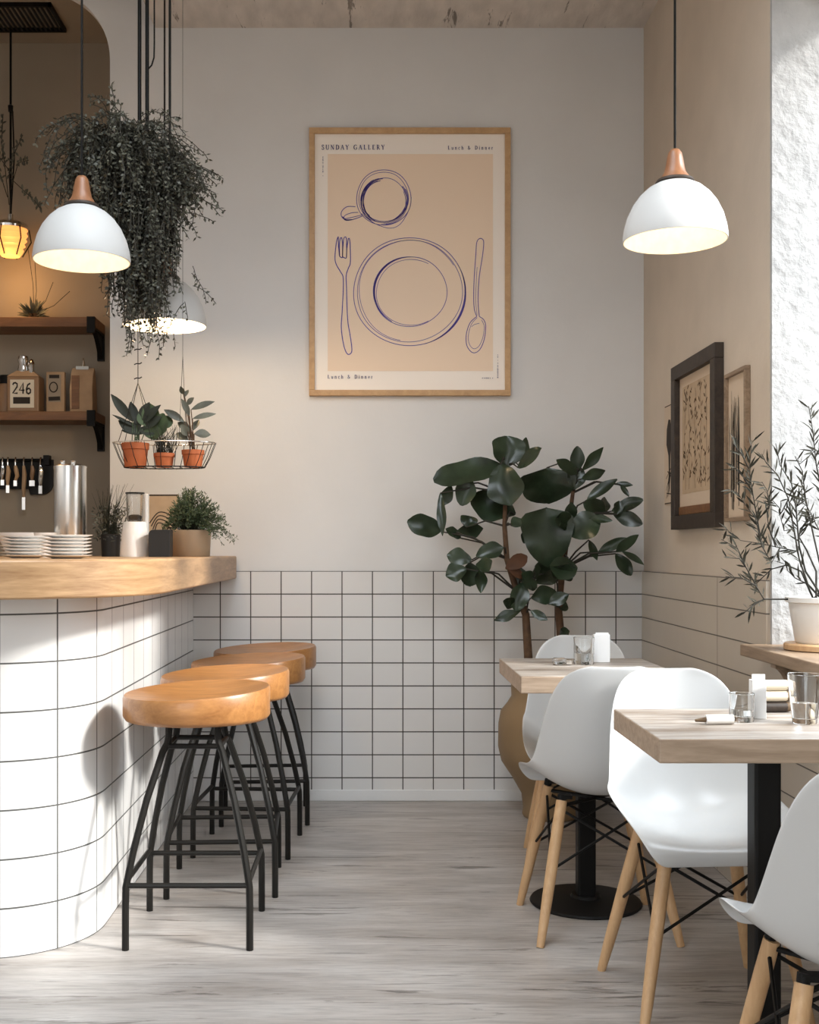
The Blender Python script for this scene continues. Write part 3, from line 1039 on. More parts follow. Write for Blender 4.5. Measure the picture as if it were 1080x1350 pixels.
mb.leaf(big(440, 600, 4.86), big(530, 545, 4.90), .065, V((.2, -1, .3)), shape='ob').leaf(big(440, 590, 4.86), big(520, 635, 4.88), .05, V((0, -1, .6)), shape='lance')
o = mb.build('dry_leaf', M['leaf_dry'], root, ur, angle=180)
o['label'] = 'dry brown leaves'

# ------------------------------------------------------------------ plant on the window sill
sp = V((1.335, 3.36, .856))
o = MB().lathe([(0, 0), (.105, 0), (.112, .003), (.112, .017), (.108, .021), (0, .021)], 40, sp).build('plant_saucer', M['leg_wood'], None, sp)
tag(o, 'round pale wooden saucer on the dark window sill', 'saucer')
sp = sp + V((0, 0, .021))
root = thing('potted_olive', 'wispy thin-leaved plant in a white pot on the window sill', 'plant', sp)
MB().lathe([(0, 0), (.075, 0), (.08, .006), (.098, .118), (.107, .122), (.108, .136), (.100, .137), (.094, .12), (.09, .112), (0, .112)], 40, sp).build('pot', M['white_pot'], root, sp, angle=50)
MB().lathe([(0, .117), (.093, .115), (.09, .113), (0, .112)], 24, sp).build('soil', M['soil'], root, sp)
def ol(cx, cy, d=0):
    return at(930 + cx / 3.553, 500 + cy / 3.553, 3.36 + d)
BR = [
    [(500, 1045), (480, 960), (440, 840), (415, 700), (390, 560), (340, 450), (285, 390), (265, 350)],
    [(500, 1045), (470, 900), (440, 780), (425, 600), (405, 490), (350, 400), (330, 300)],
    [(520, 1045), (400, 1030), (275, 1030), (235, 965), (170, 930), (95, 925)],
    [(275, 1030), (215, 1065), (178, 1100)],
    [(500, 1045), (450, 900), (380, 870), (310, 890), (235, 960)],
    [(450, 880), (430, 805), (330, 785), (265, 770), (165, 755), (95, 700)],
    [(350, 790), (310, 860), (265, 780), (235, 650), (190, 590), (150, 530), (108, 515)],
    [(265, 780), (245, 660), (222, 530), (205, 420), (215, 340), (218, 285)],
    [(222, 530), (180, 460), (125, 400)],
    [(205, 420), (170, 350), (130, 300)],
    [(560, 1045), (520, 900), (475, 800), (440, 740), (445, 700), (500, 650), (560, 640)],
    [(560, 1045), (545, 900), (500, 700), (470, 560), (455, 430), (420, 360)],
    [(590, 1045), (600, 800), (560, 600), (520, 400), (505, 250), (485, 125)],
    [(590, 1045), (640, 780), (620, 560), (560, 400), (520, 330), (440, 400)],
    [(610, 1045), (680, 850), (720, 650), (730, 450), (700, 300)],
    [(620, 1045), (720, 900), (790, 740), (820, 600)],
    [(235, 960), (190, 880), (150, 790), (75, 750)],
    [(190, 880), (160, 840), (90, 835)],
    [(390, 560), (360, 620), (345, 600), (310, 560)],
    [(415, 700), (370, 710), (345, 620)],
    [(425, 600), (470, 520), (440, 470)],
    [(480, 960), (420, 930), (380, 890)],
    [(600, 800), (530, 700), (480, 600), (440, 560)],
    [(560, 600), (540, 480), (580, 380), (560, 280)],
    [(245, 660), (300, 600), (290, 520), (265, 480)],
    [(330, 785), (300, 700), (290, 640), (310, 560)],
]
lf = MB()
RND.seed(21)
for bi, br in enumerate(BR):
    d0 = U(-.09, .09)
    m = len(br)
    pts = [ol(x, y, d0 * i / (m - 1)) for i, (x, y) in enumerate(br)]
    if (bi < 5 and bi != 3) or 10 <= bi <= 15:
        pts[0] = sp + V((U(-.04, .04), U(-.04, .04), .112))
    big_ = (bi in (0, 1, 2, 4, 10, 11, 12, 13, 14, 15))
    MB().tube(pts, [(.0034 if big_ else .0022) * (1 - .65 * i / (m - 1)) for i in range(m)], 6).build('stem', M['twig'], root, sp, angle=180)
    # leaves along the outer two thirds
    for i in range(m - 1):
        a, b_ = pts[i], pts[i + 1]
        seg = (b_ - a).length
        k = max(2, int(seg / .0065))
        dirv = (b_ - a).normalized()
        for q in range(k):
            t_ = (i + q / k) / (m - 1)
            if big_ and t_ < .4:
                continue
            if RND.random() < .3:
                continue
            pp = a.lerp(b_, q / k)
            side = dirv.cross(V((U(-1, 1), U(-1, 1), U(-1, 1)))).normalized()
            dd = (dirv * U(.5, 1.0) + side * U(.5, 1.0) + V((0, 0, .15))).normalized()
            L_ = U(.026, .052)
            lf.leaf(pp, pp + dd * L_, U(.0045, .0075), V((U(-1, 1), -1, U(-.2, 1))), curl=U(-.1, .2), fold=.3, n=3)
lf.build('foliage', M['leaf_olive'], root, sp, angle=180)

# ------------------------------------------------------------------ trailing plant on its ceiling rods
tp0 = V((-.865, 4.02, 2.42))
root = thing('trailing_plant', 'large dark trailing plant hanging from black rods above the bar', 'plant', tp0)
MB().lathe([(0, 0), (.085, 0), (.11, .13), (.115, .135), (.105, .135), (0, .125)], 24, tp0).build('pot', M['black_pot'], root, tp0)
RND.seed(33)
fol = MB()
vine = MB()
def strand(p, d, length, droop, step=.017, ls=.02, bare=0.0):
    pts = [p.copy()]
    d = d.normalized()
    l = 0
    while l < length:
        d = (d + V((U(-.22, .22), U(-.22, .22), -droop + U(-.15, .15)))).normalized()
        p = p + d * step
        l += step
        pts.append(p.copy())
        if l / length < bare:
            continue
        for sg in (-1, 1):
            side = d.cross(V((U(-1, 1), U(-1, 1), U(-1, 1)))).normalized() * sg
            dd = (side * U(.6, 1) + d * U(.1, .6) + V((0, 0, -.2))).normalized()
            fol.tiny(p, dd, ls * U(.6, 1.2), ls * U(.38, .6), V((U(-1, 1), U(-1, .2), U(0, 1))))
    vine.tube(pts, [.0016] * len(pts), 3, cap=False)
crown = tp0 + V((0, 0, .13))
for q in range(330):
    a = U(0, 2 * pi)
    r = U(.02, .11)
    p = crown + V((r * cos(a), r * sin(a), U(-.02, .05)))
    d = V((cos(a) * U(.3, 1.2), sin(a) * U(.3, 1.0), U(.2, 1.5)))
    strand(p, d, U(.14, .34), U(.14, .40), ls=.019)
for q in range(300):      # long hanging curtain, heavier on the right
    x = U(-.09, .155)
    p = tp0 + V((x, U(-.13, .13), U(-.02, .16)))
    strand(p, V((U(-.3, .3), U(-.3, .3), -.3)), U(.2, .44), .5, ls=.018)
for q in range(110):      # lower tuft that spills over the pendant shade
    p = tp0 + V((U(-.02, .10), U(-.08, .16), U(-.33, -.1)))
    strand(p, V((U(-.3, .5), U(-.3, .3), -.5)), U(.14, .27), .3, ls=.018)
for q in range(60):
    p = tp0 + V((U(.08, .17), U(-.06, .1), U(-.05, .10)))
    strand(p, V((U(.4, 1), U(-.3, .3), U(-.1, .5))), U(.08, .2), .12, ls=.02)
for q in range(9):      # sprays that hang in front of the pendant dome behind
    p = at(U(205, 262), U(345, 400), 4.12 + U(-.03, .03))
    strand(p, V((U(-.4, .6), U(-.25, .1), U(-.8, .1))), U(.06, .16), .25, ls=.018)
for q in range(8):
    p = at(U(165, 215), U(300, 350), 4.04 + U(-.03, .03))
    strand(p, V((U(-.3, .5), U(-.25, .25), -.7)), U(.14, .26), .35, ls=.018)
fol.build('foliage', M['leaf_trail'], root, tp0, smooth=False)
vine.build('vines', M['twig'], root, tp0, smooth=False)

# black rods and cable that come down from the ceiling to the plant
def rod(px, pyb, w, lb, y=4.0, bend=None):
    b_ = at(px, pyb, y)
    if bend:
        pts = [at(x, q, y) for x, q in bend]
        pts[0].z = 3.56
    else:
        pts = [V((b_.x, y, 3.56)), b_]
    o = MB().tube(pts, w, 10).build('ceiling_rod', M['black'], None, (b_.x, y, 3.56), angle=60)
    tag(o, lb, 'rod', 'black rods above the trailing plant')
rod(184, 165, .0068, 'thick black ceiling rod, first of the row above the trailing plant', 4.03)
rod(194, 175, .0068, 'thick black ceiling rod carrying the thin bent cable beside it', 4.03)
rod(205, 90, .0028, 'thin black bent cable curving into the thick ceiling rod', 4.03, [(203.5, -50), (203.5, 60), (203, 76), (200, 86), (195.5, 91)])
rod(224, 240, .0046, 'slim black ceiling rod set apart over the white pendant', 4.06)

# ------------------------------------------------------------------ hanging basket with three terracotta pots
YH = 4.12
bc = at(217, 617, YH)
root = thing('hanging_basket', 'oval wire basket with terracotta pots hanging over the counter end', 'basket', bc)
k = YH / F
def oval(cx, rx, ry, z, n=40):
    return [V((bc.x + cx + rx * cos(2 * pi * i / n), YH + ry * sin(2 * pi * i / n), z)) for i in range(n)]
zr = at(0, 584, YH).z
zb = bc.z
MB().tube(oval(0, 68 * k, .088, zr), .0022, 6, closed=True).build('rim', M['chrome2'], root, bc, angle=180)
MB().tube(oval(0, 53 * k, .066, zb + .002), .0022, 6, closed=True).build('bottom_ring', M['steel_grey'], root, bc, angle=180)
mb = MB()
for i in range(20):
    a = 2 * pi * i / 20
    mb.tube([(bc.x + 68 * k * cos(a), YH + .088 * sin(a), zr), (bc.x + 60 * k * cos(a), YH + .076 * sin(a), (zr + zb) / 2 - .01), (bc.x + 53 * k * cos(a), YH + .066 * sin(a), zb)], .0014, 5)
for i in range(-4, 5):
    x = i * .032
    h = .066 * math.sqrt(max(0, 1 - (x / (53 * k)) ** 2))
    mb.tube([(bc.x + x, YH - h, zb), (bc.x + x, YH + h, zb)], .0014, 5)
mb.build('wire_bars', M['steel_grey'], root, bc, angle=180)
ap = at(182, 505, YH)
mb = MB()
for x, sy in ((160, -1), (160, 1), (206, -1), (206, 1)):
    xx_ = at(x, 0, YH).x - bc.x
    yy = .088 * math.sqrt(max(0, 1 - (xx_ / (68 * k)) ** 2)) * sy
    mb.tube([ap, (bc.x + xx_, YH + yy, zr)], .0013, 5)
ap2 = at(241, 470, YH)
xx_ = at(241, 0, YH).x - bc.x
for sy in (-1, 1):
    mb.tube([ap2, (bc.x + xx_, YH + sy * .088 * math.sqrt(1 - (xx_ / (68 * k)) ** 2), zr)], .0009, 5)
mb.build('hanger_wires', M['steel_grey'], root, bc, angle=180)
MB().tube([ap, (ap.x, YH, 3.56)], .0014, 5).tube([ap2, (ap2.x, YH, 3.56)], .0008, 5).build('cords', M['black'], root, bc, angle=180)
mb = MB()
for y in (461, 480, 499):
    c = at(182, y, YH)
    mb.tube([c + V((-.014, 0, -.002)), c + V((-.005, 0, .002)), c + V((.006, 0, .001)), c + V((.014, 0, .006))], .0022, 5)
mb.build('cord_clips', M['black'], root, bc, angle=180)

def terracotta(px0, px1, pyt, lb, dy):
    c = at((px0 + px1) / 2, 616.5, YH + dy)
    r = (px1 - px0) / 2 * (YH + dy) / F
    h = at(0, pyt, YH + dy).z - c.z
    c.z = zb + .0022
    t = thing('terracotta_pot', lb, 'plant', c, 0, 'terracotta pots in the hanging basket')
    MB().lathe([(0, 0), (r * .76, 0), (r * .8, .003), (r * .94, h * .72), (r * 1.02, h * .74), (r * 1.04, h), (r * .95, h), (r * .9, h * .8), (0, h * .8)], 28, c).build('pot', M['terracotta'], t, c, angle=45)
    MB().lathe([(0, h * .86), (r * .9, h * .84), (r * .88, h * .8), (0, h * .8)], 20, c).build('soil', M['soil'], t, c)
    return t, c, r, h
RND.seed(4)
t, c, r, h = terracotta(161, 196, 585, 'terracotta pot with broad pointed leaves, left end of hanging basket', -.01)
mb = MB()
stalk = MB()
def leafpx(b, tp_, w, y, sh='lance', nz=.5, cl=.1, dark=None):
    P, Q = at(b[0], b[1], y), at(tp_[0], tp_[1], y + U(-.03, .03))
    (dark or mb).leaf(P, Q, w * y / F, V((U(-.3, .3), -1, nz)), curl=cl, fold=.25, shape=sh, n=6)
    stalk.tube([c + V((U(-.3, .3) * r, U(-.3, .3) * r, h * .84)), P], .0018, 5)
for b, q, w in (((175, 556), (146, 519), 13), ((176, 562), (148, 545), 5), ((182, 572), (156, 553), 15), ((180, 560), (172, 528), 13), ((184, 556), (196, 530), 14), ((186, 560), (210, 533), 12),
                ((182, 566), (204, 570), 14), ((190, 572), (160, 566), 10), ((178, 575), (184, 545), 12), ((188, 566), (212, 548), 14)):
    leafpx(b, q, w, YH - .01)
mb.build('foliage', M['leaf_dark'], t, c, angle=180)
stalk.build('stems', M['leaf_herb'], t, c, angle=180)
t, c, r, h = terracotta(203, 230, 598, 'terracotta pot with round leaves and grass, middle of hanging basket', .0)
mb = MB()
stalk = MB()
for b, q, w in (((200, 562), (186, 540), 26), ((202, 565), (196, 532), 24), ((206, 572), (190, 566), 22), ((210, 575), (214, 545), 26), ((204, 580), (200, 560), 24), ((212, 566), (224, 548), 20)):
    leafpx(b, q, w, YH, 'ob')
mb.build('foliage', M['leaf_herb'], t, c, angle=180)
for q in range(46):
    p = c + V((U(-.8, .8) * r, U(-.7, .7) * r, h * .84))
    stalk.tube([p, p + V((U(-.012, .02), U(-.02, .02), U(.03, .06))), p + V((U(-.03, .045), U(-.03, .03), U(.06, .115)))], [.0014, .0012, .0005], 4)
stalk.build('grass_blades', M['leaf_olive'], t, c, angle=180)
t, c, r, h = terracotta(240, 269, 594, 'terracotta pot with a tall leafy stalk, right end of hanging basket', -.005)
mb = MB()
stalk = MB()
for b, q, w in (((243, 556), (216, 539), 11), ((250, 548), (240, 526), 9), ((252, 540), (282, 528), 10), ((254, 552), (284, 544), 9), ((256, 572), (278, 572), 14), ((250, 566), (234, 556), 12),
                ((254, 568), (262, 552), 10), ((248, 580), (232, 570), 12), ((242, 520), (238, 510), 7), ((243, 524), (248, 513), 7), ((246, 534), (255, 524), 8), ((248, 575), (240, 560), 12)):
    leafpx(b, q, w, YH - .005)
stalk.tube([c + V((0, 0, h * .8)), at(250, 560, YH), at(246, 535, YH), at(242, 514, YH)], [.003, .0025, .002, .001], 5)
mb.build('foliage', M['leaf_trail'], t, c, angle=180)
stalk.build('stems', M['bark'], t, c, angle=180)

# ------------------------------------------------------------------ niche: vent, shelves and what stands on them
root = thing('ceiling_vent', 'dark slatted vent grille in the ceiling over the bar niche', 'vent', (-1.95, 5.69, 3.826))
o3 = V((-1.95, 5.69, 3.826))
va, vb = V((-2.3, 5.55, 0)), V((-1.565, 5.835, 0))
mb = MB()
for a, b_ in (((va.x, va.y), (vb.x, va.y + .015)), ((va.x, vb.y - .015), (vb.x, vb.y)), ((va.x, va.y), (va.x + .015, vb.y)), ((vb.x - .015, va.y), (vb.x, vb.y))):
    mb.mm((a[0], a[1], 3.806), (b_[0], b_[1], 3.827))
mb.build('frame', M['black'], root, o3, smooth=False)
mb = MB()
x = va.x + .03
while x < vb.x - .02:
    mb.mm((x, va.y, 3.808), (x + .011, vb.y, 3.812))
    x += .024
mb.build('slats', M['black'], root, o3, smooth=False)

SY0, SY1 = 5.78, 6.0
def shelf(zt, th, lb):
    o3 = V((-1.9, 6.0, zt))
    t = thing('wall_shelf', lb, 'shelf', o3, 0, 'wooden wall shelves in the bar niche')
    MB().mm((-2.6, SY0, zt - th), (-1.405, SY1, zt)).build('board', M['shelf_wood'], t, o3, smooth=False, bevel=.003)
    for x in (-1.425, -2.4):
        mb = MB()
        mb.mm((x - .02, SY0 - .012, zt - th - .03), (x + .02, SY0 + .012, zt - th + .05)).mm((x - .018, SY0 - .002, zt - th - .012), (x + .018, SY1, zt - th - .001))
        mb.mm((x - .018, SY1 - .02, zt - th - .14), (x + .018, SY1, zt - th))
        n_ = 8
        arcpts = [(SY0 + .03 + .17 * i / n_, zt - th - .012 - .12 * (i / n_) ** 2) for i in range(n_ + 1)]
        poly_ = [(SY1 - .02, zt - th - .012)] + [(SY0 + .02, zt - th - .012)] + arcpts
        q = len(poly_)
        mb.add([(x - .012, a, b_) for a, b_ in poly_] + [(x + .012, a, b_) for a, b_ in poly_],
               [tuple(range(q)), tuple(range(q, 2 * q))[::-1]] + [(i, q + i, q + (i + 1) % q, (i + 1) % q) for i in range(q)])
        mb.build('bracket', M['black'], t, o3, smooth=False, fix=True)
    return t
zU = at(0, 424, 5.9).z
zL = at(0, 546, 5.9).z
shelf(zU, .05, 'upper dark wooden wall shelf behind the left pendant')
shelf(zL, .045, 'lower dark wooden wall shelf holding bottle and paper bag')

def mesh_text(s, size, frame, mbx, gap=.1):
    """block digits drawn as thick strokes"""
    D = {'2': [(0, .8), (.1, .97), (.3, 1), (.5, .9), (.5, .65), (.0, .05), (.55, .05)], '4': [(.42, 0), (.42, 1), (0, .32), (.58, .32)], '6': [(.5, .95), (.2, .8), (.05, .4), (.1, .08), (.3, 0), (.5, .1), (.52, .35), (.35, .5), (.08, .38)]}
    x = 0
    for ch_ in s:
        mbx.ribbon([(x + a * size, b_ * size) for a, b_ in D[ch_]], .17 * size, frame)
        x += (.62 + gap) * size
yb = 5.86
k2 = yb / F
c = V((at(34, 0, yb).x, yb, zL))
t = thing('stoneware_bottle', 'square brown bottle labelled 246 with steel stoppers on lower shelf', 'bottle', c)
w, h = 42 * k2, .21
MB().mm((c.x - w / 2, yb - .05, zL), (c.x + w / 2, yb + .05, zL + .185)).build('body', M['bottle'], t, c, smooth=False, bevel=.008)
mb = MB()
mb.add([(c.x - w / 2, yb - .05, zL + .183), (c.x + w / 2, yb - .05, zL + .183), (c.x + w / 2, yb + .05, zL + .183), (c.x - w / 2, yb + .05, zL + .183),
        (c.x - w * .25, yb - .025, zL + .215), (c.x + w * .25, yb - .025, zL + .215), (c.x + w * .25, yb + .025, zL + .215), (c.x - w * .25, yb + .025, zL + .215)],
       [(0, 1, 5, 4), (1, 2, 6, 5), (2, 3, 7, 6), (3, 0, 4, 7), (4, 5, 6, 7)])
mb.build('shoulder', M['bag'], t, c, smooth=False)
lb_ = MB().mm((c.x - .064, yb - .053, zL + .022), (c.x + .058, yb - .049, zL + .165)).build('label_card', M['label'], t, c, smooth=False)
mb = MB()
mesh_text('246', .056, lambda a, b_: V((c.x - .050 + a * .80, yb - .0542, zL + .093 + b_)), mb, .13)
mb.mm((c.x - .048, yb - .0545, zL + .042), (c.x + .038, yb - .053, zL + .076))
mb.build('lettering', M['ink_black'], lb_, c, smooth=False)
MB().lathe([(.0, .205), (.028, .205), (.03, .23), (.024, .25), (.03, .27), (.026, .292), (0, .30)], 20, c + V((-.012, 0, 0))).build('stopper', M['chrome2'], t, c)
MB().lathe([(0, .205), (.014, .205), (.014, .245), (.018, .25), (.009, .27), (0, .278)], 16, c + V((.036, -.02, 0))).build('stopper', M['chrome2'], t, c)
c = V((at(8, 0, 5.9).x, 5.9, zL))
t = thing('spice_jar', 'dark ridged jar at the left end of the lower shelf', 'jar', c)
MB().lathe([(0, 0), (.04, 0), (.042, .01), (.042, .13), (.034, .15), (.034, .16), (0, .16)], 24, c).build('body', M['bottle'], t, c)
MB().lathe([(0, .155), (.038, .155), (.038, .188), (.03, .2), (0, .2)], 24, c).build('lid', M['black'], t, c)
c = V((at(75, 0, 5.9).x, 5.9, zL))
t = thing('framed_card', 'narrow dark framed card standing between bottle and paper bag', 'picture', c)
w = 24 * 5.9 / F
MB().mm((c.x - w / 2, 5.87, zL), (c.x + w / 2, 5.90, zL + .215)).build('frame', M['bag'], t, c, smooth=False, bevel=.003)
MB().mm((c.x - w / 2 + .010, 5.867, zL + .06), (c.x + w / 2 - .018, 5.871, zL + .20)).build('dark_print', M['niche'], t, c, smooth=False)
mb = MB()
mb.ribbon([(-.03, .19), (.022, .19)], .018, lambda a, b_: V((c.x + a, 5.8655, zL + b_))).ribbon([(-.034, .075), (.026, .078)], .02, lambda a, b_: V((c.x + a, 5.8655, zL + b_)))
mb.ribbon(ell(-.008, .135, .02, .025), .006, lambda a, b_: V((c.x + a, 5.8655, zL + b_)))
mb.build('drawing', M['ink_black'], t, c, smooth=False)
c = V((at(110, 0, 5.88).x, 5.88, zL))
t = thing('paper_bag', 'kraft paper coffee bag with steel clip at shelf end', 'bag', c)
w = 30 * 5.88 / F
rows = []
for z, sc_, dpt in ((0, 1, .04), (.03, 1.02, .043), (.12, 1.0, .045), (.19, .98, .03), (.225, .96, .012), (.235, .95, .006)):
    ring = []
    for sx, sy in ((-1, -1), (0, -1.12), (1, -1), (1, 1), (0, 1.1), (-1, 1)):
        ring.append((c.x + sx * w / 2 * sc_ + U(-.002, .002), c.y + sy * dpt, zL + z))
    rows.append(ring)
mb = MB().grid(rows, close_u=True)
mb.f.append(tuple(range(6))[::-1])
mb.f.append(tuple(len(mb.v) - 6 + i for i in range(6)))
mb.build('bag_body', M['bag'], t, c, angle=30, bevel=.003, fix=True)
MB().mm((c.x - w * .40, c.y - .053, zL + .02), (c.x - w * .08, c.y - .046, zL + .19)).build('dark_stripe', M['shelf_wood'], t, c, smooth=False)
MB().mm((c.x - .035, c.y - .014, zL + .226), (c.x + .03, c.y + .012, zL + .243)).lathe([(.012, .24), (.008, .262), (.003, .285), (0, .288)], 12, c).build('clip', M['chrome2'], t, c)

# small spiky plant on the upper shelf
c = V((at(45, 0, 5.86).x, 5.86, zU))
t = thing('air_plant', 'small dark spiky plant sitting on the upper wall shelf', 'plant', c)
RND.seed(3)
mb = MB()
for q in range(110):
    a = U(0, 2 * pi)
    e_ = U(.1, 1.35)
    d = V((cos(a) * cos(e_), sin(a) * cos(e_), sin(e_)))
    p = c + V((0, 0, .012)) + d * U(0, .03)
    mb.leaf(p, p + d * U(.04, .085), .012, V((0, -1, .5)), n=3)
mb.build('leaves', M['leaf_trail'], t, c, angle=180)
MB().lathe([(0, 0), (.02, 0), (.03, .012), (.028, .03), (0, .035)], 14, c).build('bulb_base', M['bark'], t, c)
mb = MB()
for q, (px_, py_) in enumerate(((37, 328), (46, 345), (92, 384), (70, 372))):
    e_ = at(px_, py_, 5.86)
    mb.tube([c + V((0, 0, .03)), (c + e_) / 2 + V((.01, 0, .0)), e_], .0015, 4)
mb.build('stems', M['twig'], t, c, angle=180)

# amber lantern under the vent
yl = 5.8
c = at(14, 318, yl)
t = thing('amber_lantern', 'glowing ribbed amber glass lantern hanging under the ceiling vent', 'lamp', c)
k3 = yl / F
MB().lathe([(r * k3, z * k3) for r, z in [(0, -20), (12, -20), (15, -16), (17, -12), (15, -9), (19, -6), (17, -3), (21, 1), (19, 4), (22, 8), (20, 12), (22, 15), (0, 15)]], 28, c).build('glass_body', M['amber'], t, c)
MB().lathe([(r * k3, z * k3) for r, z in [(0, 15), (23, 15), (24, 18), (22, 22), (14, 25), (10, 27), (4, 29), (4, 35), (0, 36)]], 28, c).build('metal_cap', M['chrome2'], t, c)
mb = MB()
for i in range(6):
    a = 2 * pi * i / 6 + .3
    mb.tube([c + V((23 * cos(a), 23 * sin(a), 17)) * k3, c + V((26 * cos(a), 26 * sin(a), 0)) * k3, c + V((15 * cos(a), 15 * sin(a), -20)) * k3], .0035, 5)
mb.build('cage', M['steel_grey'], t, c, angle=180)
MB().tube([c + V((0, 0, 35 * k3)), (c.x, yl, 3.826)], .006, 6).tube([c + V((.004, -.006, 40 * k3)), c + V((.02, -.006, .42)), c + V((.012, -.006, .66)), c + V((0, -.006, .68))], .004, 6).build('cord', M['black'], t, c)
MB().lathe([(0, .66), (.012, .66), (.014, .69), (0, .70)], 10, c).build('cord_clamp', M['black'], t, c)
ld = bpy.data.lights.new('lantern_glow', 'POINT')
ld.energy = 2.4
ld.color = (1, .55, .2)
ld.shadow_soft_size = .09
lo = bpy.data.objects.new('lantern_glow', ld)
COL.objects.link(lo)
lo.parent = t
lo.location = (0, -.05, -.2)
# thin vine that climbs along the lantern cord
c = at(6, 250, 5.72)
t = thing('climbing_vine', 'thin sparse vine twining along the lantern cord', 'plant', c)
RND.seed(14)
fol, vine = MB(), MB()
sprays = [[(14, 290), (12, 230), (18, 205), (30, 178)], [(14, 250), (24, 215), (38, 211)], [(12, 270), (6, 215), (2, 190), (4, 150)], [(14, 235), (30, 250), (46, 265), (54, 275)], [(10, 260), (2, 235), (-6, 205), (-10, 170)], [(12, 225), (0, 208), (-8, 200), (-16, 205)]]
for sp_ in sprays:
    pts = [at(x, y, 5.74 + U(-.03, .03)) for x, y in sp_]
    vine.tube(pts, .002, 4)
    for a, b_ in zip(pts[1:], pts[2:]):
        for q in range(6):
            p = a.lerp(b_, q / 6)
            for sg in (-1, 1):
                dd = V((U(-.6, .6), U(-.5, .5), sg * U(.4, 1))).normalized()
                fol.leaf(p, p + dd * U(.02, .032), .012, V((0, -1, .2)), n=3)
fol.build('leaves', M['leaf_trail'], t, c, angle=180)
vine.build('stems', M['twig'], t, c, angle=180)

# utensil rail on the niche wall
yu = 5.985
c = V((at(30, 0, yu).x, 6.0, at(0, 628, yu).z))
t = thing('utensil_rail', 'dark wall rail with rounded end holding hanging kitchen tools', 'rail', c)
zt_, zb_ = at(0, 606, yu).z, at(0, 652, yu).z
xr_ = at(70, 0, yu).x
pl = [(-2.35, zb_ + .03), (-2.35, zt_), (xr_, zt_)] + [(xr_ - .06 + .06 * cos(a), zb_ + .06 - .06 * sin(a)) for a in [i * pi / 16 for i in range(9)]] + [(xr_ - .12, zb_), (xr_ - .13, zb_ + .03)]
q = len(pl)
mb = MB()
mb.add([(x, 5.985, z) for x, z in pl] + [(x, 6.0, z) for x, z in pl], [tuple(range(q)), tuple(range(q, 2 * q))[::-1]] + [(i, q + i, q + (i + 1) % q, (i + 1) % q) for i in range(q)])
mb.build('plate', M['steel_grey'], t, c, smooth=False, fix=True)
MB().tube([(-2.35, 5.955, zt_ - .005), (xr_ - .01, 5.955, zt_ - .005)], .008, 8).box((xr_ - .025, 5.965, zt_ - .005), (.03, .045, .05)).box((-2.3, 5.965, zt_ - .005), (.03, .045, .05)).build('bar', M['black'], t, c)
zbar = zt_ - .005
ut = [(4, 'chrome2', 640, 'steel', 'end'), (11, 'leg_wood', 650, 'pale wooden', 'second'), (21, 'leg_wood', 641, 'slanted pale wooden', 'third'), (32, 'bag', 672, 'long tan', 'fourth'), (43, 'bottle', 641, 'broad brown', 'fifth'), (54, 'chrome2', 651, 'thin steel', 'sixth')]
for i, (px_, mt, pyb, ad, od) in enumerate(ut):
    x = at(px_, 0, 5.95).x
    c = V((x, 5.945, zbar))
    lb = '%s handled kitchen tool, %s on the rail from the photo edge' % (ad, od) if i else 'steel handled kitchen tool hanging at the photo edge of the rail'
    t = thing('kitchen_tool', lb, 'utensil', c, 0, 'kitchen tools on the wall rail')
    zb2 = at(0, pyb, 5.95).z
    MB().tube([(x, 5.955, zbar + .012), (x, 5.945, zbar + .012), (x, 5.938, zbar), (x, 5.94, zbar - .03)], .004, 6).build('hook', M['chrome2'], t, c)
    zm = zbar - .03
    MB().tube([(x, 5.94, zm), (x + .004, 5.94, zm - (zm - zb2) * .2), (x + (.01 if i == 2 else 0), 5.94, zm - (zm - zb2) * .5), (x, 5.94, zm - (zm - zb2) * .72)], [.007, .012, .011, .007], 8).build('handle', M[mt], t, c)
    MB().box((x, 5.94, zb2 + (zm - zb2) * .14), (.02 if i != 4 else .03, .004, (zm - zb2) * .3)).build('blade', M['chrome2'], t, c, smooth=False, bevel=.0015)

# ------------------------------------------------------------------ things on the counter
yc = 4.55
c = V((at(92.5, 0, yc).x, yc, ZT))
t = thing('steel_urn', 'tall brushed steel water urn behind the stacked plates', 'urn', c)
zt_ = at(0, 617, yc).z - ZT
MB().lathe([(0, 0), (.062, 0), (.064, .006), (.064, zt_), (.06, zt_ + .004), (0, zt_ + .006)], 40, c).build('body', M['chrome'], t, c)
MB().lathe([(0, zt_), (.066, zt_), (.066, zt_ + .006), (.05, zt_ + .014), (0, zt_ + .016)], 40, c).build('lid', M['chrome'], t, c)
for dx in (-.022, .02):
    MB().lathe([(0, zt_ + .01), (.010, zt_ + .012), (.008, zt_ + .02), (.011, zt_ + .028), (0, zt_ + .033)], 14, c + V((dx, -.03, -.002))).build('knob', M['chrome2'], t, c)

plate_prof = [(0, .0), (.042, .0), (.046, .002), (.062, .006), (.074, .0095), (.0745, .0105), (.060, .0085), (.044, .0045), (0, .004)]
ordn = ['topmost', 'second from top', 'third from top', 'fourth from top', 'fifth from top', 'sixth from top', 'bottom']
first = None
for (px_, y, lbs, grp) in ((33, 3.62, 'of the plate stack at the photo edge', 'white plates, outer stack'), (88.5, 3.42, 'of the plate stack before the steel urn', 'white plates, inner stack')):
    for i in range(7):
        x = at(px_, 0, y).x + U(-.002, .002)
        loc = V((x, y + U(-.002, .002), ZT + .0003 + (6 - i) * .0101))
        if first is None:
            first = o = MB().lathe(plate_prof, 48).build('plate', M['porcelain'], None, (0, 0, 0), angle=50)
        else:
            o = first.copy()
            COL.objects.link(o)
        o.location = loc
        tag(o, 'white plate, %s %s' % (ordn[i], lbs), 'plate', grp)
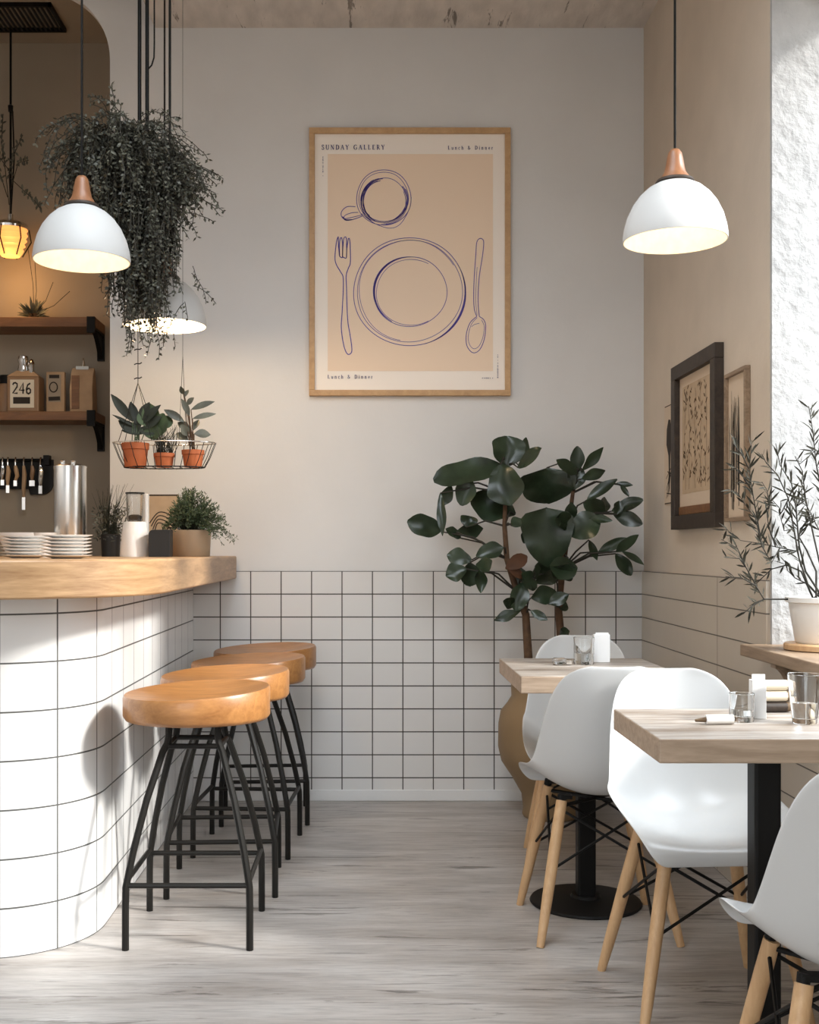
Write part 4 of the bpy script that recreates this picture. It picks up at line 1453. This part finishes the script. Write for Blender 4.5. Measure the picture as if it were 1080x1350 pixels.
# cup and bowl behind the plates
c = V((at(60, 0, 4.3).x, 4.3, ZT))
t = thing('white_cup', 'white cup standing behind the stacked plates', 'cup', c)
MB().lathe([(0, 0), (.025, 0), (.036, .03), (.042, .085), (.043, .092), (.040, .092), (.034, .03), (0, .008)], 28, c).build('body', M['porcelain'], t, c)
MB().tube([c + V((.038, 0, .07)), c + V((.06, 0, .075)), c + V((.066, 0, .055)), c + V((.055, 0, .035)), c + V((.036, 0, .035))], .005, 8).build('handle', M['porcelain'], t, c)
c = V((at(28, 0, 4.5).x, 4.5, ZT))
o = MB().lathe([(0, 0), (.05, 0), (.055, .006), (.085, .07), (.092, .095), (.088, .095), (.08, .07), (.05, .01), (0, .01)], 32, c).build('serving_bowl', M['porcelain'], None, c)
tag(o, 'white bowl standing behind the outer plate stack', 'bowl')

# dark grass plant
yg = 4.62
c = V((at(146, 0, yg).x, yg, ZT))
t = thing('potted_grass', 'dark wispy grass in a black pot by the niche corner', 'plant', c)
MB().lathe([(0, 0), (.036, 0), (.04, .09), (.035, .092), (.033, .08), (0, .08)], 24, c).build('pot', M['black_pot'], t, c)
RND.seed(77)
mb = MB()
for q in range(85):
    a = U(0, 2 * pi)
    sp_ = U(.01, .075)
    hgt = U(.12, .3)
    p = c + V((U(-.028, .028), U(-.028, .028), .08))
    e_ = V((cos(a) * sp_ + .015, sin(a) * sp_, hgt - .08))
    mb.tube([p, p + e_ * .5 + V((-e_.x * .25, -e_.y * .25, 0)), p + e_], [.0016, .0013, .0004], 3, cap=False)
mb.build('grass_blades', M['leaf_dark'], t, c, smooth=False)
mb = MB()
for q in range(260):
    p = c + V((U(-.06, .06), U(-.05, .05), U(.06, .2)))
    mb.leaf(p, p + V((U(-1, 1), U(-1, 1), U(-.2, 1))).normalized() * U(.015, .03), .006, V((U(-1, 1), -1, 0)), n=3)
mb.build('leaflets', M['leaf_trail'], t, c, smooth=False)

# grinder
yq = 4.42
c = V((at(178, 0, yq).x, yq, ZT))
t = thing('coffee_grinder', 'white coffee grinder with clear bean hopper beside the grass', 'grinder', c)
k4 = yq / F
z1 = at(0, 688, yq).z - ZT
z2 = at(0, 651, yq).z - ZT
MB().lathe([(0, 0), (19 * k4, 0), (19.5 * k4, .004), (17.5 * k4, z1 * .6), (15.5 * k4, z1 - .003), (14.5 * k4, z1), (0, z1)], 36, c).build('body', M['porcelain'], t, c)
MB().lathe([(9 * k4, z1), (10.5 * k4, z1 + .01), (11.5 * k4, z2), (10.8 * k4, z2), (9.8 * k4, z1 + .012), (8.4 * k4, z1 + .004)], 32, c).build('hopper', M['glass'], t, c)
MB().lathe([(0, z1 + .004), (8.2 * k4, z1 + .005), (9.2 * k4, z1 + .022), (5 * k4, z1 + .028), (0, z1 + .026)], 24, c).build('beans', M['beans'], t, c)
MB().lathe([(0, z2), (12.5 * k4, z2), (12.5 * k4, z2 + .005), (0, z2 + .006)], 32, c).build('lid', M['steel_grey'], t, c)
MB().mm((c.x + 13.5 * k4, c.y - .01, 0 + ZT + .0), (c.x + 17.5 * k4, c.y + .02, ZT + z2)).build('column', M['porcelain'], t, c, smooth=False, bevel=.003)

# leaning card
xa, xb = at(194, 0, 5.18).x, at(233, 0, 5.18).x
c = V(((xa + xb) / 2, 5.18, ZT))
t = thing('art_board', 'tan board with leaf drawing leaning behind the grinder', 'picture', c)
rot = Matrix.Rotation(radians(-7), 3, 'X')
hz = at(0, 651, 5.2).z - ZT
MB().box(c + rot @ V((0, .006, hz / 2)), (xb - xa, .012, hz), rot).build('board', M['print_tan'], t, c, smooth=False)
fr3 = lambda a, b_: c + rot @ V((a, -.001, b_))
mb = MB()
for q in range(4):
    mb.ribbon(smooth_pts([(-.06 + q * .008, .15 - q * .014), (-.02, .20 - q * .016), (.03, .19 - q * .02), (.065, .15 - q * .02)]), .005, fr3)
mb.ribbon(ell(.03, .125, .028, .02), .006, fr3).ribbon(ell(.035, .12, .014, .01), .006, fr3)
mb.ribbon([(-.066, hz - .004), (.066, hz - .004)], .006, fr3)
mb.build('leaf_drawing', M['ink_black'], t, c, smooth=False)

# black box
c = V((at(212, 0, 4.38).x, 4.38, ZT))
mb = MB()
w, h = 28 * 4.38 / F, at(0, 698.5, 4.38).z - ZT
pl = [(w / 2, 0), (w / 2, h)] + [(-w / 2 + .018 - .018 * sin(i * pi / 12), h - .018 + .018 * cos(i * pi / 12)) for i in range(7)] + [(-w / 2, 0)]
q = len(pl)
mb.add([(c.x + x, c.y - .035, ZT + z) for x, z in pl] + [(c.x + x, c.y + .035, ZT + z) for x, z in pl],
       [tuple(range(q)), tuple(range(q, 2 * q))[::-1]] + [(i, q + i, q + (i + 1) % q, (i + 1) % q) for i in range(q)])
o = mb.build('black_caddy', M['black_pot'], None, c, smooth=False, bevel=.002, fix=True)
tag(o, 'black box with one rounded corner between grinder and herb pot', 'box')

# herb pot
yh = 4.6
c = V((at(252.5, 0, yh).x - .004, yh, ZT))
t = thing('potted_herb', 'bushy green herb in a tan pot at the counter end', 'plant', c)
k5 = yh / F
zt_ = at(0, 699, yh).z - ZT
MB().lathe([(0, 0), (24.5 * k5, 0), (25.5 * k5, .004), (27 * k5, zt_ - .004), (26.5 * k5, zt_), (24.8 * k5, zt_), (24 * k5, zt_ - .02), (0, zt_ - .02)], 40, c).build('pot', M['tan_pot'], t, c)
RND.seed(91)
fol, vine = MB(), MB()
hub = c + V((0, 0, zt_ - .01))
for q in range(230):
    a = U(0, 2 * pi)
    r = U(0, 1) ** .6
    rx = r * (.125 + (.055 if cos(a) > 0 else 0))
    e_ = hub + V((rx * cos(a) + .008, r * .12 * sin(a), .172 * (1 - r ** 2.2) + U(-.02, .012) - (.035 * r if cos(a) > .3 else 0)))
    if e_.x > -.55 and RND.random() < .4:
        continue
    p0_ = hub + V((rx * cos(a) * .3, r * .05 * sin(a), 0))
    m_ = (p0_ + e_) / 2 + V((0, 0, .03 * r + .01))
    pts = [p0_, m_, e_]
    vine.tube(pts, [.0011, .001, .0005], 3, cap=False)
    for s_ in range(11):
        tt = .25 + .75 * s_ / 10
        p = p0_.lerp(m_, tt * 2) if tt < .5 else m_.lerp(e_, tt * 2 - 1)
        d = (e_ - p0_).normalized()
        for sg in range(2):
            dd = (d * .5 + V((U(-1, 1), U(-1, 1), U(-.6, 1)))).normalized()
            fol.tiny(p, dd, U(.009, .018), U(.003, .005), V((U(-1, 1), -1, U(0, 1))))
fol.build('foliage', M['leaf_herb'], t, c, smooth=False)
vine.build('stems', M['leaf_dark'], t, c, smooth=False)

# ------------------------------------------------------------------ things on the two tables
def tumbler(c, r, h, lb, group=None, taper=.85, mat_=None):
    t = thing('drinking_glass', lb, 'glass', c, 0, group)
    MB().lathe([(0, 0), (r * taper, 0), (r * taper + .001, .002), (r, h - .001), (r - .0008, h), (r - .0022, h - .001), (r * taper - .0015, .012), (0, .010)], 32, c).build('glass', mat_ or M['glass'], t, c)
    MB().lathe([(0, .0115), (r * taper - .0022, .0125), (r * (taper + (1 - taper) * .4) - .003, h * .42), (0, h * .42)], 28, c).build('water', M['glass'], t, c)
    return t
ZG = ZTAB + .0005
yn = 2.53
c = V((at(978, 0, yn).x, yn, ZG))
tumbler(c, 16.5 * yn / F, .062, 'short clear water glass beside white card on near table', 'drinking glasses on the tables', .92)
yn2 = 2.50
c = V((at(1061, 0, yn2).x, yn2, ZG))
tumbler(c, 22 * yn2 / F, .108, 'tall tapered glass near the sill on the near table', 'drinking glasses on the tables', .68)
yn = 2.57
c = V((at(999, 0, yn).x, yn, ZG))
t = thing('menu_card', 'white standing card behind short glass on near table', 'card', c)
hh = at(0, 889, yn).z - ZG
MB().mm((c.x - .016, yn - .012, ZG), (c.x + .016, yn + .012, ZG + hh - .012)).build('holder', M['white'], t, c, smooth=False, bevel=.001)
MB().mm((c.x - .013, yn - .003, ZG + hh - .03), (c.x + .016, yn + .003, ZG + hh)).build('card', M['white'], t, c, smooth=False)
yn = 2.48
c = at(944, 951, yn)
c.z = ZG
t = thing('napkin_roll', 'small pale napkin roll lying beside short water glass', 'napkin', c)
rr = .0105
MB().tube([(c.x - .022, yn, ZG + rr), (c.x + .038, yn + .004, ZG + rr)], rr, 16).build('roll', M['white'], t, c, angle=50)
MB().tube([(c.x - .045, yn, ZG + rr * .8), (c.x - .02, yn, ZG + rr)], [.003, .006], 8).build('tip', M['ink_brown'], t, c)
yn = 2.665
rolls = [(1026, 'upper cream napkin roll stacked by the tall glass', 2), (1030, 'lower cream napkin roll lying left of the tall glass', 1), (1026, 'dark napkin roll under the cream napkin rolls', 0)]
base = at(1026, 0, yn).x
for i, (px_, lb, lev) in enumerate(rolls):
    c = V((base, yn, ZG + .0125 + lev * .0253))
    t = thing('napkin_bundle', lb, 'napkin', c - V((0, 0, .0125)), 0, 'napkin rolls by the tall glass')
    o3 = c - V((0, 0, .0125))
    MB().tube([c + V((-.035, 0, 0)), c + V((.02, .004, 0))], .0125, 14).build('roll', M['label'] if lev else M['frame_dark'], t, o3, angle=50)
    MB().tube([c + V((.018, .004, 0)), c + V((.034, .006, 0))], [.0128, .0105], 10).build('band', M['ink_brown'], t, o3, angle=50)
yf = 3.80
c = V((at(770, 0, yf).x, yf, ZG))
tumbler(c, 14 * yf / F, at(0, 840, yf).z - ZG, 'clear water glass in front of white card on far table', 'drinking glasses on the tables', .9)
yf = 3.87
c = V((at(793, 0, yf).x, yf, ZG))
t = thing('menu_card', 'white standing card behind the glass on far table', 'card', c)
hh = at(0, 834, yf).z - ZG
MB().mm((c.x - .027, yf - .012, ZG), (c.x + .027, yf + .012, ZG + hh - .006)).build('holder', M['white'], t, c, smooth=False, bevel=.001)
MB().mm((c.x - .020, yf - .003, ZG + hh - .03), (c.x + .024, yf + .003, ZG + hh)).build('card', M['white'], t, c, smooth=False)
yf = 3.76
c = V((at(741, 0, yf).x, yf, ZG))
t = thing('salt_shaker', 'small glass shaker lying on its side on far table', 'shaker', c)
MB().tube([(c.x - .03, yf, ZG + .013), (c.x - .026, yf, ZG + .013), (c.x + .006, yf, ZG + .013), (c.x + .014, yf, ZG + .011)], [.010, .0125, .0125, .009], 14).build('body', M['glass'], t, c)
MB().tube([(c.x + .014, yf, ZG + .011), (c.x + .032, yf, ZG + .0105)], [.0105, .0095], 14).build('lid', M['chrome2'], t, c)

# ------------------------------------------------------------------ light
w = bpy.data.worlds.new('World')
SC.world = w
w.use_nodes = True
nt = w.node_tree
bg = nt.nodes['Background']
tc = N(nt, 'ShaderNodeTexCoord')
sp_ = N(nt, 'ShaderNodeSeparateXYZ')
nt.links.new(tc.outputs['Generated'], sp_.inputs[0])
cr = N(nt, 'ShaderNodeValToRGB')
e = cr.color_ramp.elements
e[0].position, e[1].position = .0, .5
e[0].color, e[1].color = (.14, .13, .12, 1), (.84, .92, 1.0, 1)
x_ = e.new(.04)
x_.color = (.30, .30, .30, 1)
nt.links.new(sp_.outputs['Z'], cr.inputs['Fac'])
nt.links.new(cr.outputs['Color'], bg.inputs['Color'])
bg.inputs['Strength'].default_value = 6.5

sd = bpy.data.lights.new('sun', 'SUN')
sd.energy = 3.9
sd.angle = radians(8)
sd.color = (1, .965, .91)
so = bpy.data.objects.new('sun', sd)
COL.objects.link(so)
so.location = (4, 0, 4)
so.rotation_euler = V((-1, .38, -.60)).to_track_quat('-Z', 'Y').to_euler()

def portal(loc, rot, sx, sy, nm):
    l = bpy.data.lights.new(nm, 'AREA')
    l.shape = 'RECTANGLE'
    l.size, l.size_y = sx, sy
    l.cycles.is_portal = True
    o = bpy.data.objects.new(nm, l)
    COL.objects.link(o)
    o.location = loc
    o.rotation_euler = rot
portal((XR + .40, (W0 + W1) / 2, (WZ0 + WZ1) / 2), (0, radians(90), 0), WZ1 - WZ0, W1 - W0, 'window_daylight')
portal((-1.5, -1.7, 1.35), (radians(90), 0, 0), 2.2, 2.1, 'shopfront_daylight')

portal(((SKX0 + SKX1) / 2, (SKY0 + SKY1) / 2, 3.67), (0, 0, 0), SKX1 - SKX0, SKY1 - SKY0, 'added_roof_daylight')  # sky light through the added roof opening

# ------------------------------------------------------------------ camera and view
cd = bpy.data.cameras.new('camera')
cd.lens = 40.0
cd.sensor_width = 36
cd.sensor_fit = 'AUTO'
cd.shift_x = (540 - CX) / 1350
cd.shift_y = (CY - 675) / 1350
cd.clip_start = .05
co = bpy.data.objects.new('camera', cd)
COL.objects.link(co)
co.location = (0, 0, EYE)
co.rotation_euler = (radians(90), 0, 0)
SC.camera = co
vs = SC.view_settings
SC.display_settings.display_device = 'sRGB'
vs.view_transform = 'Standard'
vs.look = 'None'
vs.gamma = 1
vs.use_curve_mapping = False
vs.exposure = 0.56
SC.cycles.use_denoising = True
SC.cycles.sample_clamp_indirect = 6
SC.cycles.caustics_reflective = False
SC.cycles.caustics_refractive = False
